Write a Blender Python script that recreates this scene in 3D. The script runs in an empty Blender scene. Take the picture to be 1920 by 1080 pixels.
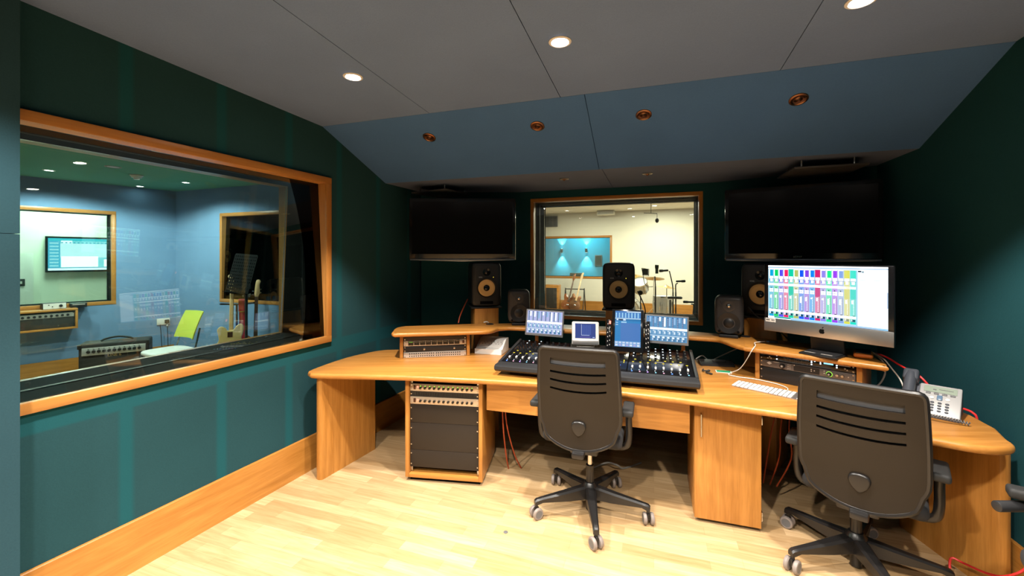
import bpy, bmesh, math, random
from mathutils import Vector, Matrix
random.seed(7)
D = bpy.data; S = bpy.context.scene; COL = S.collection
PI = math.pi
R = math.radians
A0 = R(-18.6)                      # the front wall's heading

# ------------------------------------------------------------------ materials
def nodes(name):
    m = D.materials.new(name); m.use_nodes = True
    nt = m.node_tree
    b = nt.nodes['Principled BSDF']
    return m, nt, b
def N(nt, t, **kw):
    n = nt.nodes.new(t)
    for k, v in kw.items():
        if k in n.inputs: n.inputs[k].default_value = v
        else: setattr(n, k, v)
    return n
def c4(c): return (c[0], c[1], c[2], 1)
def plain(name, col, rough=.5, metal=0, spec=.5, noise=0, nscale=40, bump=0, bscale=200, coat=0):
    m, nt, b = nodes(name)
    b.inputs['Base Color'].default_value = c4(col)
    b.inputs['Roughness'].default_value = rough
    b.inputs['Metallic'].default_value = metal
    b.inputs['Specular IOR Level'].default_value = spec
    b.inputs['Coat Weight'].default_value = coat
    tc = N(nt, 'ShaderNodeTexCoord')
    if noise:
        n = N(nt, 'ShaderNodeTexNoise', Scale=nscale, Detail=3)
        mx = N(nt, 'ShaderNodeMix', data_type='RGBA')
        mx.inputs[6].default_value = c4([x*(1-noise) for x in col])
        mx.inputs[7].default_value = c4([min(1, x*(1+noise)) for x in col])
        nt.links.new(tc.outputs['Object'], n.inputs['Vector'])
        nt.links.new(n.outputs['Fac'], mx.inputs[0])
        nt.links.new(mx.outputs[2], b.inputs['Base Color'])
    if bump:
        n2 = N(nt, 'ShaderNodeTexNoise', Scale=bscale, Detail=2)
        bp = N(nt, 'ShaderNodeBump', Strength=bump, Distance=.002)
        nt.links.new(tc.outputs['Object'], n2.inputs['Vector'])
        nt.links.new(n2.outputs['Fac'], bp.inputs['Height'])
        nt.links.new(bp.outputs['Normal'], b.inputs['Normal'])
    return m
def wood(name, ca, cb, axis=0, rough=.35, scale=9, spec=.5):
    m, nt, b = nodes(name)
    tc = N(nt, 'ShaderNodeTexCoord')
    mp = N(nt, 'ShaderNodeMapping')
    sc = [scale, scale, scale]; sc[axis] = scale*.07
    mp.inputs['Scale'].default_value = sc
    n = N(nt, 'ShaderNodeTexNoise', Scale=2.2, Detail=6, Roughness=.6, Distortion=.6)
    n2 = N(nt, 'ShaderNodeTexNoise', Scale=14, Detail=3)
    mth = N(nt, 'ShaderNodeMath', operation='MULTIPLY_ADD')
    mth.inputs[1].default_value = .35
    rp = N(nt, 'ShaderNodeValToRGB')
    rp.color_ramp.elements[0].position = .42; rp.color_ramp.elements[0].color = c4(cb)
    rp.color_ramp.elements[1].position = .85; rp.color_ramp.elements[1].color = c4(ca)
    L = nt.links.new
    L(tc.outputs['Object'], mp.inputs['Vector']); L(mp.outputs[0], n.inputs['Vector']); L(mp.outputs[0], n2.inputs['Vector'])
    L(n2.outputs['Fac'], mth.inputs[0]); L(n.outputs['Fac'], mth.inputs[2])
    L(mth.outputs[0], rp.inputs[0]); L(rp.outputs[0], b.inputs['Base Color'])
    b.inputs['Roughness'].default_value = rough
    b.inputs['Specular IOR Level'].default_value = spec
    return m
def emis(name, col, strength):
    m, nt, b = nodes(name)
    b.inputs['Base Color'].default_value = (0, 0, 0, 1)
    b.inputs['Emission Color'].default_value = c4(col)
    b.inputs['Emission Strength'].default_value = strength
    b.inputs['Specular IOR Level'].default_value = .3
    return m
def screenmat(name, strength):
    m, nt, b = nodes(name)
    a = N(nt, 'ShaderNodeAttribute', attribute_name='px')
    b.inputs['Base Color'].default_value = (.005, .005, .006, 1)
    b.inputs['Roughness'].default_value = .2
    b.inputs['Emission Strength'].default_value = strength
    nt.links.new(a.outputs['Color'], b.inputs['Emission Color'])
    return m
def glassmat(name, tint=(.93, .97, .95), refl=1.0):
    m = D.materials.new(name); m.use_nodes = True; nt = m.node_tree
    nt.nodes.clear()
    out = N(nt, 'ShaderNodeOutputMaterial'); mx = N(nt, 'ShaderNodeMixShader')
    tr = N(nt, 'ShaderNodeBsdfTransparent', Color=c4(tint)); gl = N(nt, 'ShaderNodeBsdfGlossy', Color=(1, 1, 1, 1), Roughness=0.0)
    fr = N(nt, 'ShaderNodeFresnel', IOR=1.5)
    nt.links.new(fr.outputs[0], mx.inputs[0]); nt.links.new(tr.outputs[0], mx.inputs[1]); nt.links.new(gl.outputs[0], mx.inputs[2])
    nt.links.new(mx.outputs[0], out.inputs[0])
    return m
def fabric(name, col, col2=None, period=.45, x0=0, wid=.05, hz=None):
    """cloth stretched over panels; battens behind show as slightly bluer bands at a regular spacing"""
    m, nt, b = nodes(name)
    L = nt.links.new
    tc = N(nt, 'ShaderNodeTexCoord')
    n = N(nt, 'ShaderNodeTexNoise', Scale=160, Detail=3)
    n3 = N(nt, 'ShaderNodeTexNoise', Scale=2.5, Detail=3)
    L(tc.outputs['Object'], n.inputs['Vector']); L(tc.outputs['Object'], n3.inputs['Vector'])
    mx = N(nt, 'ShaderNodeMix', data_type='RGBA')
    mx.inputs[6].default_value = c4([x*.8 for x in col]); mx.inputs[7].default_value = c4([x*1.2 for x in col])
    ad = N(nt, 'ShaderNodeMath', operation='ADD'); ml = N(nt, 'ShaderNodeMath', operation='MULTIPLY'); ml.inputs[1].default_value = .5
    L(n.outputs['Fac'], ad.inputs[0]); L(n3.outputs['Fac'], ad.inputs[1]); L(ad.outputs[0], ml.inputs[0]); L(ml.outputs[0], mx.inputs[0])
    last = mx.outputs[2]
    if col2:
        sp = N(nt, 'ShaderNodeSeparateXYZ'); L(tc.outputs['Object'], sp.inputs[0])
        a = N(nt, 'ShaderNodeMath', operation='SUBTRACT'); a.inputs[1].default_value = x0; L(sp.outputs[0], a.inputs[0])
        pp = N(nt, 'ShaderNodeMath', operation='PINGPONG'); pp.inputs[1].default_value = period/2; L(a.outputs[0], pp.inputs[0])
        mr = N(nt, 'ShaderNodeMapRange', interpolation_type='SMOOTHSTEP')
        mr.inputs['From Min'].default_value = wid*.8; mr.inputs['From Max'].default_value = wid*.3
        L(pp.outputs[0], mr.inputs['Value'])
        fac = mr.outputs[0]
        if hz is not None:
            s = N(nt, 'ShaderNodeMath', operation='SUBTRACT'); s.inputs[1].default_value = hz; L(sp.outputs[2], s.inputs[0])
            ab = N(nt, 'ShaderNodeMath', operation='ABSOLUTE'); L(s.outputs[0], ab.inputs[0])
            mr2 = N(nt, 'ShaderNodeMapRange', interpolation_type='SMOOTHSTEP')
            mr2.inputs['From Min'].default_value = .06; mr2.inputs['From Max'].default_value = .045
            L(ab.outputs[0], mr2.inputs['Value'])
            mm = N(nt, 'ShaderNodeMath', operation='MAXIMUM'); L(fac, mm.inputs[0]); L(mr2.outputs[0], mm.inputs[1]); fac = mm.outputs[0]
        m2 = N(nt, 'ShaderNodeMix', data_type='RGBA'); m2.inputs[7].default_value = c4(col2)
        L(fac, m2.inputs[0]); L(last, m2.inputs[6]); last = m2.outputs[2]
    L(last, b.inputs['Base Color'])
    bp = N(nt, 'ShaderNodeBump', Strength=.25, Distance=.002); L(n.outputs['Fac'], bp.inputs['Height']); L(bp.outputs[0], b.inputs['Normal'])
    b.inputs['Roughness'].default_value = .95; b.inputs['Specular IOR Level'].default_value = .08
    return m
def parquet(name):
    m, nt, b = nodes(name); L = nt.links.new
    tc = N(nt, 'ShaderNodeTexCoord')
    br = N(nt, 'ShaderNodeTexBrick')
    br.offset = .37; br.inputs['Scale'].default_value = 1
    br.inputs['Brick Width'].default_value = .42; br.inputs['Row Height'].default_value = .07
    br.inputs['Mortar Size'].default_value = .0006; br.inputs['Mortar Smooth'].default_value = .2
    br.inputs['Color1'].default_value = (.49, .315, .155, 1); br.inputs['Color2'].default_value = (.70, .495, .285, 1)
    br.inputs['Mortar'].default_value = (.38, .24, .11, 1)
    mp = N(nt, 'ShaderNodeMapping'); mp.inputs['Scale'].default_value = (1.2, 16, 1)
    n = N(nt, 'ShaderNodeTexNoise', Scale=3, Detail=6, Roughness=.65, Distortion=.4)
    rp = N(nt, 'ShaderNodeValToRGB'); rp.color_ramp.elements[0].position = .3; rp.color_ramp.elements[1].position = .7
    rp.color_ramp.elements[0].color = (.74, .66, .55, 1); rp.color_ramp.elements[1].color = (1.0, 1.0, 1.0, 1)
    mu = N(nt, 'ShaderNodeMix', data_type='RGBA', blend_type='MULTIPLY'); mu.inputs[0].default_value = 1
    L(tc.outputs['Object'], br.inputs['Vector']); L(tc.outputs['Object'], mp.inputs[0]); L(mp.outputs[0], n.inputs['Vector'])
    L(n.outputs['Fac'], rp.inputs[0]); L(br.outputs['Color'], mu.inputs[6]); L(rp.outputs[0], mu.inputs[7]); L(mu.outputs[2], b.inputs['Base Color'])
    b.inputs['Roughness'].default_value = .32; b.inputs['Specular IOR Level'].default_value = .45
    return m
W1, W2 = (.57, .250, .054), (.35, .135, .020)
M = dict(
    wood=wood('oak_veneer', W1, W2, 0), woodz=wood('oak_veneer_upright', W1, W2, 2), woody=wood('oak_veneer_deep', W1, W2, 1),
    frame=wood('oak_frame', (.50, .22, .05), (.38, .15, .03), 0), framez=wood('oak_frame_upright', (.50, .22, .05), (.38, .15, .03), 2),
    floor=parquet('beech_parquet'),
    teal=fabric('teal_fabric', (.020, .066, .078), (.014, .086, .102), .45, 5.948, .05, .845),
    teal2=fabric('teal_fabric_plain', (.013, .062, .074)), slate=fabric('slate_fabric', (.026, .068, .088)),
    ceil=fabric('grey_fabric', (.140, .205, .365)), blue=fabric('blue_soffit_fabric', (.062, .145, .33)),
    ceil2=fabric('grey_fabric_plain', (.12, .15, .23)),
    bluew=fabric('blue_wall_fabric', (.17, .29, .47)), greenc=fabric('green_ceiling_fabric', (.10, .32, .23)),
    cream=plain('cream_paint', (.80, .74, .62), .8, noise=.02, nscale=3), pale=plain('pale_green_paint', (.76, .80, .68), .8),
    cyan=fabric('cyan_wall_fabric', (.05, .33, .50)),
    black=plain('black_lining', (.004, .004, .004), .9, spec=.1), blackm=plain('black_plastic', (.012, .012, .013), .45), tvglass=plain('television_glass', (.004, .004, .005), .14, spec=.22), gloss=plain('gloss_black', (.006, .006, .007), .12),
    satin=plain('satin_black', (.010, .010, .011), .3), matte=plain('matte_black', (.008, .009, .010), .9, spec=.1), dark=plain('charcoal_plastic', (.018, .018, .0195), .48, noise=.1, nscale=300),
    chairp=plain('chair_shell', (.013, .0095, .007), .40, spec=.35, noise=.12, nscale=6), chairb=plain('chair_black', (.012, .011, .011), .33), padgrey=plain('chair_pad', (.10, .10, .105), .8), chairf=plain('chair_fabric', (.02, .02, .022), .9, bump=.3, bscale=400),
    grey=plain('grey_plastic', (.12, .12, .125), .5), castor=plain('caster_rim', (.24, .20, .18), .45), gen=plain('graphite_speaker', (.045, .043, .045), .42),
    steel=plain('steel', (.55, .53, .50), .25, 1), chrome=plain('chrome', (.60, .59, .58), .15, 1), alubar=plain('brushed_bar', (.16, .18, .22), .3, .9), alu=plain('aluminium', (.48, .46, .45), .35, .9),
    silver=plain('silver_panel', (.62, .58, .54), .35, .5), champagne=plain('champagne_panel', (.62, .50, .38), .35, .5),
    white=plain('white_plastic', (.76, .74, .70), .4), keys=plain('white_keys', (.58, .57, .55), .5), cone=plain('kevlar_cone', (.70, .47, .19), .6, bump=.4, bscale=250), rubber=plain('rubber', (.015, .015, .015), .7),
    blank=plain('rack_blank', (.022, .016, .012), .45, spec=.35), vent=plain('rack_vent', (.018, .015, .013), .5), greyrack=plain('grey_rack', (.17, .15, .14), .4, .3),
    copper=plain('copper', (.24, .115, .06), .35, 1), brown=plain('dark_copper', (.10, .04, .02), .5, .6), orange=plain('orange_rubber', (.85, .20, .02), .55), ocable=plain('orange_cable', (.34, .05, .012), .5),
    red=plain('red_cable', (.70, .03, .03), .4), whitec=plain('white_cable', (.75, .72, .66), .5), greyc=plain('grey_cable', (.30, .29, .27), .5), green=plain('green_card', (.01, .28, .12), .5),
    phone=plain('phone_silver', (.40, .39, .39), .4, .2), phoned=plain('phone_grey', (.055, .06, .075), .45), lcd=plain('lcd', (.26, .31, .25), .3), pblue=plain('phone_button', (.10, .17, .26), .3),
    lime=plain('lime_plastic', (.52, .60, .07), .5), butter=plain('butterscotch', (.80, .56, .22), .3, coat=.5), maple=wood('maple', (.78, .55, .30), (.66, .42, .20), 2), burst=plain('sunburst', (.23, .07, .02), .25, noise=.3, nscale=5, coat=.6), rosew=plain('rosewood', (.10, .05, .03), .5),
    redst=plain('red_strap', (.50, .02, .04), .7), tolex=plain('black_tolex', (.02, .018, .016), .7, bump=.4, bscale=500), grille=plain('grille_cloth', (.035, .03, .026), .9, bump=.5, bscale=600), amber=plain('gold_badge', (.60, .42, .18), .35, .6),
    shell=plain('drum_shell', (.40, .39, .37), .25, .4), head=plain('drum_head', (.85, .83, .78), .6), brass=plain('brass', (.62, .42, .14), .3, .9), miccol=plain('mic_body', (.05, .055, .06), .4, .4),
    glass=glassmat('window_glass'), glassg=glassmat('window_glass_green', (.88, .97, .94)),
    lamp=emis('lamp_face', (1, .93, .82), 60), lampb=emis('booth_lamp_face', (1, .97, .92), 30), sconce=emis('sconce_face', (.75, .93, 1), 30),
    led_r=emis('led_red', (1, .12, .08), 6), led_g=emis('led_green', (.45, 1, .1), 1.1), led_y=emis('led_yellow', (1, .78, .05), 1.5), led_b=emis('led_blue', (.10, .25, 1), 3.0), led_c=emis('led_cyan', (.3, .75, 1), 1.6), led_w=emis('led_white', (.8, .92, 1), 2.0), led_p=emis('led_purple', (.55, .3, 1), 2.5), led_k=emis('led_pink', (1, .45, .6), 1.8),
    scr=screenmat('screen_picture', 1.0), scrb=screenmat('bright_screen_picture', 1.2), scrt=screenmat('wall_screen_picture', 1.9),
)

# ------------------------------------------------------------------ mesh helpers
class MB:
    def __init__(self): self.b = bmesh.new()
    def _x(self, vs, loc, rot, mat=None):
        if mat is None: mat = Matrix.Translation(loc) @ (rot.to_4x4() if hasattr(rot, 'to_4x4') else eul(rot))
        bmesh.ops.transform(self.b, matrix=mat, verts=vs)
    def box(self, c, s, rot=(0, 0, 0), bev=0, seg=2):
        t = bmesh.new(); bmesh.ops.create_cube(t, size=1)
        bmesh.ops.scale(t, vec=s, verts=t.verts)
        if bev: bmesh.ops.bevel(t, geom=t.edges[:], offset=min(bev, min(s)*.49), segments=seg, affect='EDGES', profile=.5)
        return self._add(t, c, rot)
    def _add(self, t, c, rot):
        bmesh.ops.transform(t, matrix=Matrix.Translation(c) @ eul(rot), verts=t.verts)
        me = D.meshes.new('tmp'); t.to_mesh(me); t.free(); self.b.from_mesh(me); D.meshes.remove(me)
        return self
    def cyl(self, c, r, h, rot=(0, 0, 0), n=20, r2=None, bev=0):
        t = bmesh.new(); bmesh.ops.create_cone(t, cap_ends=True, segments=n, radius1=r, radius2=r if r2 is None else r2, depth=h)
        if bev:
            es = [e for e in t.edges if abs(e.verts[0].co.z - e.verts[1].co.z) < 1e-6]
            bmesh.ops.bevel(t, geom=es, offset=bev, segments=2, affect='EDGES', profile=.5)
        return self._add(t, c, rot)
    def sph(self, c, r, n=16, s=(1, 1, 1), rot=(0, 0, 0)):
        t = bmesh.new(); bmesh.ops.create_uvsphere(t, u_segments=n, v_segments=n//2, radius=r)
        bmesh.ops.scale(t, vec=s, verts=t.verts)
        return self._add(t, c, rot)
    def lathe(self, prof, c=(0, 0, 0), rot=(0, 0, 0), n=28):
        t = bmesh.new(); rings = []
        for r, z in prof:
            rings.append([t.verts.new((r*math.cos(2*PI*i/n), r*math.sin(2*PI*i/n), z)) for i in range(n)])
        for a, b in zip(rings, rings[1:]):
            for i in range(n): t.faces.new((a[i], a[(i+1) % n], b[(i+1) % n], b[i]))
        bmesh.ops.remove_doubles(t, verts=t.verts, dist=1e-6)
        return self._add(t, c, rot)
    def prism(self, pts, z0, z1, c=(0, 0, 0), rot=(0, 0, 0), bev=0, seg=3):
        t = bmesh.new(); f = t.faces.new([t.verts.new((x, y, z0)) for x, y in pts])
        r = bmesh.ops.extrude_face_region(t, geom=[f])
        vs = [g for g in r['geom'] if isinstance(g, bmesh.types.BMVert)]
        bmesh.ops.translate(t, vec=(0, 0, z1-z0), verts=vs)
        bmesh.ops.recalc_face_normals(t, faces=t.faces)
        if bev:
            es = [e for e in t.edges if abs(e.verts[0].co.z - e.verts[1].co.z) < 1e-6]
            bmesh.ops.bevel(t, geom=es, offset=bev, segments=seg, affect='EDGES', profile=.5)
        return self._add(t, c, rot)
    def tube(self, pts, r, n=8, smooth=True, rs=None):
        P = [Vector(p) for p in pts]
        if smooth and len(P) > 2:
            Q = []; k = 6
            for i in range(len(P)-1):
                p0, p1, p2, p3 = P[max(i-1, 0)], P[i], P[i+1], P[min(i+2, len(P)-1)]
                for j in range(k):
                    t = j/k
                    Q.append(.5*((2*p1)+(p2-p0)*t+(2*p0-5*p1+4*p2-p3)*t*t+(3*p1-p0-3*p2+p3)*t**3))
            Q.append(P[-1]); P = Q; rs = None
        t = bmesh.new(); rings = []; up = Vector((.31, .2, .93)).normalized()
        for i, p in enumerate(P):
            d = (P[min(i+1, len(P)-1)]-P[max(i-1, 0)]).normalized()
            a = d.cross(up)
            if a.length < .05: a = d.cross(Vector((1, 0, 0)))
            a.normalize(); b = d.cross(a).normalized(); up = a.cross(d).normalized()
            rr = rs[i] if rs else r
            rings.append([t.verts.new(p+rr*(math.cos(2*PI*k/n)*a+math.sin(2*PI*k/n)*b)) for k in range(n)])
        for a, b in zip(rings, rings[1:]):
            for i in range(n): t.faces.new((a[i], a[(i+1) % n], b[(i+1) % n], b[i]))
        t.faces.new(rings[0][::-1]); t.faces.new(rings[-1])
        bmesh.ops.recalc_face_normals(t, faces=t.faces)
        return self._add(t, (0, 0, 0), (0, 0, 0))
    def quad(self, pts):
        self.b.faces.new([self.b.verts.new(p) for p in pts]); return self
    def obj(self, name, mat, parent=None, smooth=40, label=None, **kw):
        me = D.meshes.new(name); self.b.normal_update(); self.b.to_mesh(me); self.b.free()
        me.materials.append(M[mat] if isinstance(mat, str) else mat)
        o = D.objects.new(name, me); COL.objects.link(o)
        if smooth:
            me.shade_smooth(); me.set_sharp_from_angle(angle=R(smooth))
        if parent: o.parent = parent
        if label: o['label'] = label
        for k, v in kw.items(): o[k] = v
        return o
def eul(r): return Matrix.Rotation(r[2], 4, 'Z') @ Matrix.Rotation(r[1], 4, 'Y') @ Matrix.Rotation(r[0], 4, 'X')
def thing(name, label, cat, loc=(0, 0, 0), rz=0, group=None):
    o = D.objects.new(name, None); COL.objects.link(o); o.empty_display_size = .05
    o.location = loc; o.rotation_euler = (0, 0, rz); o['label'] = label; o['category'] = cat
    if group: o['group'] = group
    return o
def tag(o, label, cat, group=None, loc=None, rz=None):
    o['label'] = label; o['category'] = cat
    if group: o['group'] = group
    if loc: o.location = loc
    if rz is not None: o.rotation_euler = (0, 0, rz)
    return o
def struct(o):
    o['kind'] = 'structure'; return o
def dup(o, parent=None, loc=None, rz=None, label=None, rot=None):
    c = o.copy(); COL.objects.link(c)
    if parent: c.parent = parent
    for ch in list(o.children): dup(ch, c)
    if loc is not None: c.location = loc
    if rz is not None: c.rotation_euler = (0, 0, rz)
    if rot is not None: c.rotation_euler = rot
    if label: c['label'] = label
    return c
def text(name, s, size, mat, parent, loc, rot=(PI/2, 0, 0), ext=.0006):
    cu = D.curves.new(name, 'FONT'); cu.body = s; cu.size = size; cu.align_x = 'CENTER'; cu.align_y = 'CENTER'; cu.extrude = ext
    cu.materials.append(M[mat]); o = D.objects.new(name, cu); COL.objects.link(o); o.parent = parent
    bpy.context.view_layer.update()
    me = D.meshes.new_from_object(o.evaluated_get(bpy.context.evaluated_depsgraph_get())); D.objects.remove(o); D.curves.remove(cu)
    if not me.materials: me.materials.append(M[mat])
    o = D.objects.new(name, me); COL.objects.link(o); o.parent = parent
    o.location = loc; o.rotation_euler = rot; return o
def screen(name, rects, w, h, parent, loc, rot, strength=None):
    """a lit display: rects (x0,y0,x1,y1,colour) in 0..1 from the lower left, later ones lie on top"""
    vs, fs, cs = [], [], []
    for i, (x0, y0, x1, y1, c) in enumerate(rects):
        z = min(i, 400)*.0000025; k = len(vs)
        for x, y in ((x0, y0), (x1, y0), (x1, y1), (x0, y1)): vs.append(((x-.5)*w, (y-.5)*h, z+.0004*(i > 0)))
        fs.append((k, k+1, k+2, k+3)); cs.append(c)
    me = D.meshes.new(name); me.from_pydata(vs, [], fs); a = me.color_attributes.new('px', 'FLOAT_COLOR', 'CORNER')
    for i, c in enumerate(cs):
        for j in range(4): a.data[i*4+j].color = (c[0], c[1], c[2], 1)
    me.materials.append(strength or M['scr']); o = D.objects.new(name, me); COL.objects.link(o); o.parent = parent
    o.location = loc; o.rotation_euler = rot; return o
def lin(r, g, b, k=1): return tuple(k*((x/255)**2.2) for x in (r, g, b))

# ------------------------------------------------------------------ the room shell
def V2(p): return Vector((p[0], p[1], 0))
def hexa(mb, bot, up):
    """slab over four bottom corners"""
    b = mb.b; lo = [b.verts.new(p) for p in bot]; hi = [b.verts.new((p[0], p[1], p[2]+up)) for p in bot]
    b.faces.new(lo[::-1]); b.faces.new(hi)
    for i in range(4): b.faces.new((lo[i], lo[(i+1) % 4], hi[(i+1) % 4], hi[i]))
def place(o, p0, p1):
    d = V2(p1)-V2(p0); o.location = (p0[0], p0[1], 0); o.rotation_euler = (0, 0, math.atan2(d.y, d.x)); return d.length
def wall(name, p0, p1, z0, z1, y0, y1, mat, hole=None):
    """local x runs along the wall, y goes out through its thickness; hole = (x0, x1, z0, z1)"""
    L = (V2(p1)-V2(p0)).length; m = MB()
    def bx(a, b, c, d): m.box(((a+b)/2, (y0+y1)/2, (c+d)/2), (b-a, y1-y0, d-c))
    if hole:
        a, b, c, d = hole
        bx(0, a, z0, z1); bx(b, L, z0, z1); bx(a, b, z0, c); bx(a, b, d, z1)
    else: bx(0, L, z0, z1)
    o = struct(m.obj(name, mat, smooth=0)); place(o, p0, p1); return o
LW0, LW1 = (-4.067, -3.5), (-.919, 4.271)
FW0, FW1 = (.082, 4.305), (1.797, 3.73)
RW0, RW1 = (2.621, 3.05), (2.152, 1.61)
RR0, RR1 = (2.152+.45, 1.61-.147), (.94, -3.65)
# floor, its boards running along the front wall
f = MB().box((-1, 5, -.05), (26, 26, .1)).obj('floor', 'floor', smooth=0); f.rotation_euler = (0, 0, A0); struct(f)
wl = (4.95, 7.203, .884, 2.115)           # left window, outer edge of its timber
wf = (.112, 1.711, .909, 2.108)           # front window
wall('wall_left', LW0, LW1, 0, 2.85, .015, .48, 'teal', (wl[0]+.03, wl[1]-.03, wl[2]+.03, wl[3]-.03))
wall('wall_front', FW0, FW1, 0, 2.85, 0, .48, 'teal2', (wf[0]+.02, wf[1]-.02, wf[2]+.02, wf[3]-.02))
wall('wall_front_left', LW1, FW0, 0, 2.85, 0, .10, 'teal2')
wall('wall_front_right', FW1, (2.70, 2.985), 0, 2.85, 0, .10, 'teal2')
wall('wall_right', RW0, RW1, 0, 2.85, .015, .12, 'teal2')
wall('wall_right_return', RW1, RR0, 0, 2.85, 0, .12, 'teal2'); wall('wall_right_rear', RR0, RR1, 0, 2.85, .0, .12, 'teal2')
wall('wall_rear', RR1, LW0, 0, 2.95, 0, .12, 'teal2')
m = MB(); m.box((4.72, -.043, .805), (1.68, .115, 1.606)); m.box((4.72, -.043, 2.185), (1.68, .115, 1.15))
o = struct(m.obj('wall_left_pier', 'slate', smooth=0)); place(o, LW0, LW1)
m = MB().prism([(0, 0), (.0145, 0), (.0145, .245), (.003, .245), (0, .241)], 5.56, 8.37, rot=(PI/2, 0, PI/2))
o = struct(m.obj('baseboard_left', 'wood', smooth=0)); place(o, LW0, LW1)
m = MB().prism([(0, 0), (.0145, 0), (.0145, .245), (.003, .245), (0, .241)], .02, 1.515, rot=(PI/2, 0, PI/2))
o = struct(m.obj('baseboard_right', 'wood', smooth=0)); place(o, RW0, RW1)
m = MB().prism([(-.015, 0), (0, 0), (0, .245), (-.015, .245)], .02, .98, rot=(PI/2, 0, PI/2))
o = struct(m.obj('baseboard_front', 'wood', smooth=0)); place(o, LW1, FW0)
# ceiling: sloping main field in four boards, a raked soffit with the copper fittings, a low strip before the front wall
ZC = lambda s: 2.486+.043*(2.507-s)
eL = lambda s: -2.36-(2.507-s)*.0576
m = MB(); ed = [None, -1.43, -.535, .62, 2.15]; s0, s1 = -4.7, 2.507
for i in range(4):
    a0 = eL(s0) if i == 0 else ed[i]+.002; a1 = eL(s1) if i == 0 else ed[i]+.002
    b = ed[i+1]-.002
    hexa(m, [(a0, s0, ZC(s0)), (b, s0, ZC(s0)), (b, s1, ZC(s1)), (a1, s1, ZC(s1))], .03)
o = struct(m.obj('ceiling', 'ceil', smooth=0)); o.rotation_euler = (0, 0, A0)
m = MB()
for a, b in ((-2.36, -.392), (-.388, 1.59)): hexa(m, [(a, 2.5085, 2.485), (b, 2.5085, 2.485), (b, 3.22, 2.181), (a+.04 if a < -2 else a, 3.22, 2.181)], .03)
o = struct(m.obj('ceiling_soffit', 'blue', smooth=0)); o.rotation_euler = (0, 0, A0)
m = MB()
for a, b in ((-2.33, -.372), (-.368, 1.58)): hexa(m, [(a, 3.2215, 2.181), (b, 3.2215, 2.181), (b, 4.2, 2.181), (a, 4.2, 2.181)], .03)
o = struct(m.obj('ceiling_low', 'ceil2', smooth=0)); o.rotation_euler = (0, 0, A0)
m = MB(); hexa(m, [(-2.6, -4.7, 2.9), (2.2, -4.7, 2.9), (2.2, 4.2, 2.9), (-2.4, 4.2, 2.9)], .05)
o = struct(m.obj('ceiling_slab', 'black', smooth=0)); o.rotation_euler = (0, 0, A0)
def window(name, p0, p1, w, face, near, far, t_lin, depth, glass, woodfar=None):
    """studio window through a thick wall: timber face and stop, black lined reveal, two panes that lean apart
    near/far = (recess at sill, recess at head); t_lin = where the black lining begins and ends"""
    x0, x1, z0, z1 = w
    W = struct(D.objects.new(name, None)); COL.objects.link(W); place(W, p0, p1)
    i0, i1, k0, k1 = x0+face, x1-face, z0+face, z1-face
    y0 = -.006
    m = MB()
    m.box(((x0+x1)/2, (y0+.014)/2, z1-face/2), (x1-x0, .014-y0, face), bev=.003); m.box(((x0+x1)/2, (y0+.014)/2, z0+face/2), (x1-x0, .014-y0, face), bev=.003)
    # stop lining that follows the near pane's lean
    def jamb(mm, xa, xb, ya0, ya1, yb0, yb1): mm.prism([(ya0, k0), (yb0, k0), (yb1, k1), (ya1, k1)], xa, xb, rot=(PI/2, 0, PI/2))
    def plate(mm, z, za, ya, yb): mm.box(((i0+i1)/2, (ya+yb)/2, (z+za)/2), (i1-i0+.03, abs(yb-ya), abs(za-z)))
    plate(m, k1, k1+.015, .014, near[1]); plate(m, k0-.015, k0, .014, max(near[0], .016))
    m.obj('frame', 'frame', W)
    m = MB()
    for xa in (x0, x1-face): m.box((xa+face/2, (y0+.014)/2, (z0+z1)/2), (face, .014-y0, z1-z0-2*face+.004), bev=.003)
    jamb(m, i1, i1+.015, .013, .013, near[0], near[1]); jamb(m, i0-.015, i0, .013, .013, near[0], near[1])
    m.obj('frame_upright', 'framez', W)
    m = MB()
    ye0, ye1 = t_lin
    jamb(m, i1, i1+.014, near[0], near[1], ye0, ye1); jamb(m, i0-.014, i0, near[0], near[1], ye0, ye1)
    plate(m, k1, k1+.014, near[1], ye1); plate(m, k0-.014, k0, max(near[0], .016), ye0)
    m.obj('reveal_lining', 'black', W)
    m = MB()
    for dy in (0, .016):
        m.box(((i0+i1)/2, .22+dy, k0+.002), (i1-i0, .006, .004)); m.box(((i0+i1)/2, .22+dy, k1-.002), (i1-i0, .006, .004)); m.box((i1-.002, .22+dy, (k0+k1)/2), (.004, .006, k1-k0)); m.box((i0+.002, .22+dy, (k0+k1)/2), (.004, .006, k1-k0))
    m.obj('gasket_strip', 'dark', W)
    if woodfar:
        m = MB(); jamb(m, i1, i1+.014, ye0, ye1, depth, depth); jamb(m, i0-.014, i0, ye0, ye1, depth, depth)
        plate(m, k1, k1+.014, ye1, depth); plate(m, k0-.014, k0, ye0, depth)
        m.obj('far_frame', 'framez', W)
    for (a, b), nm in ((near, 'pane'), (far, 'pane')):
        ang = math.atan2(b-a, k1-k0); hgt = math.hypot(b-a, k1-k0)
        p = MB().box((0, 0, 0), (i1-i0, .006, hgt)).obj(nm, glass, W, smooth=0)
        p.location = ((i0+i1)/2, (a+b)/2+.004, (k0+k1)/2); p.rotation_euler = (-ang, 0, 0)
    # little bright fixing screws along the timber stop
    m = MB(); n = 5
    for i in range(n):
        m.sph((i0+(i+.6)*(i1-i0)/n, .012, k0-.006), .003, 6); m.sph((i0+(i+.6)*(i1-i0)/n, .012, k1+.006), .003, 6)
    for i in range(3): m.sph((i1+.008, .003, k0+.15+i*(k1-k0-.3)/2), .003, 6)
    m.obj('fixing_screw', 'steel', W)
    return W
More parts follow.
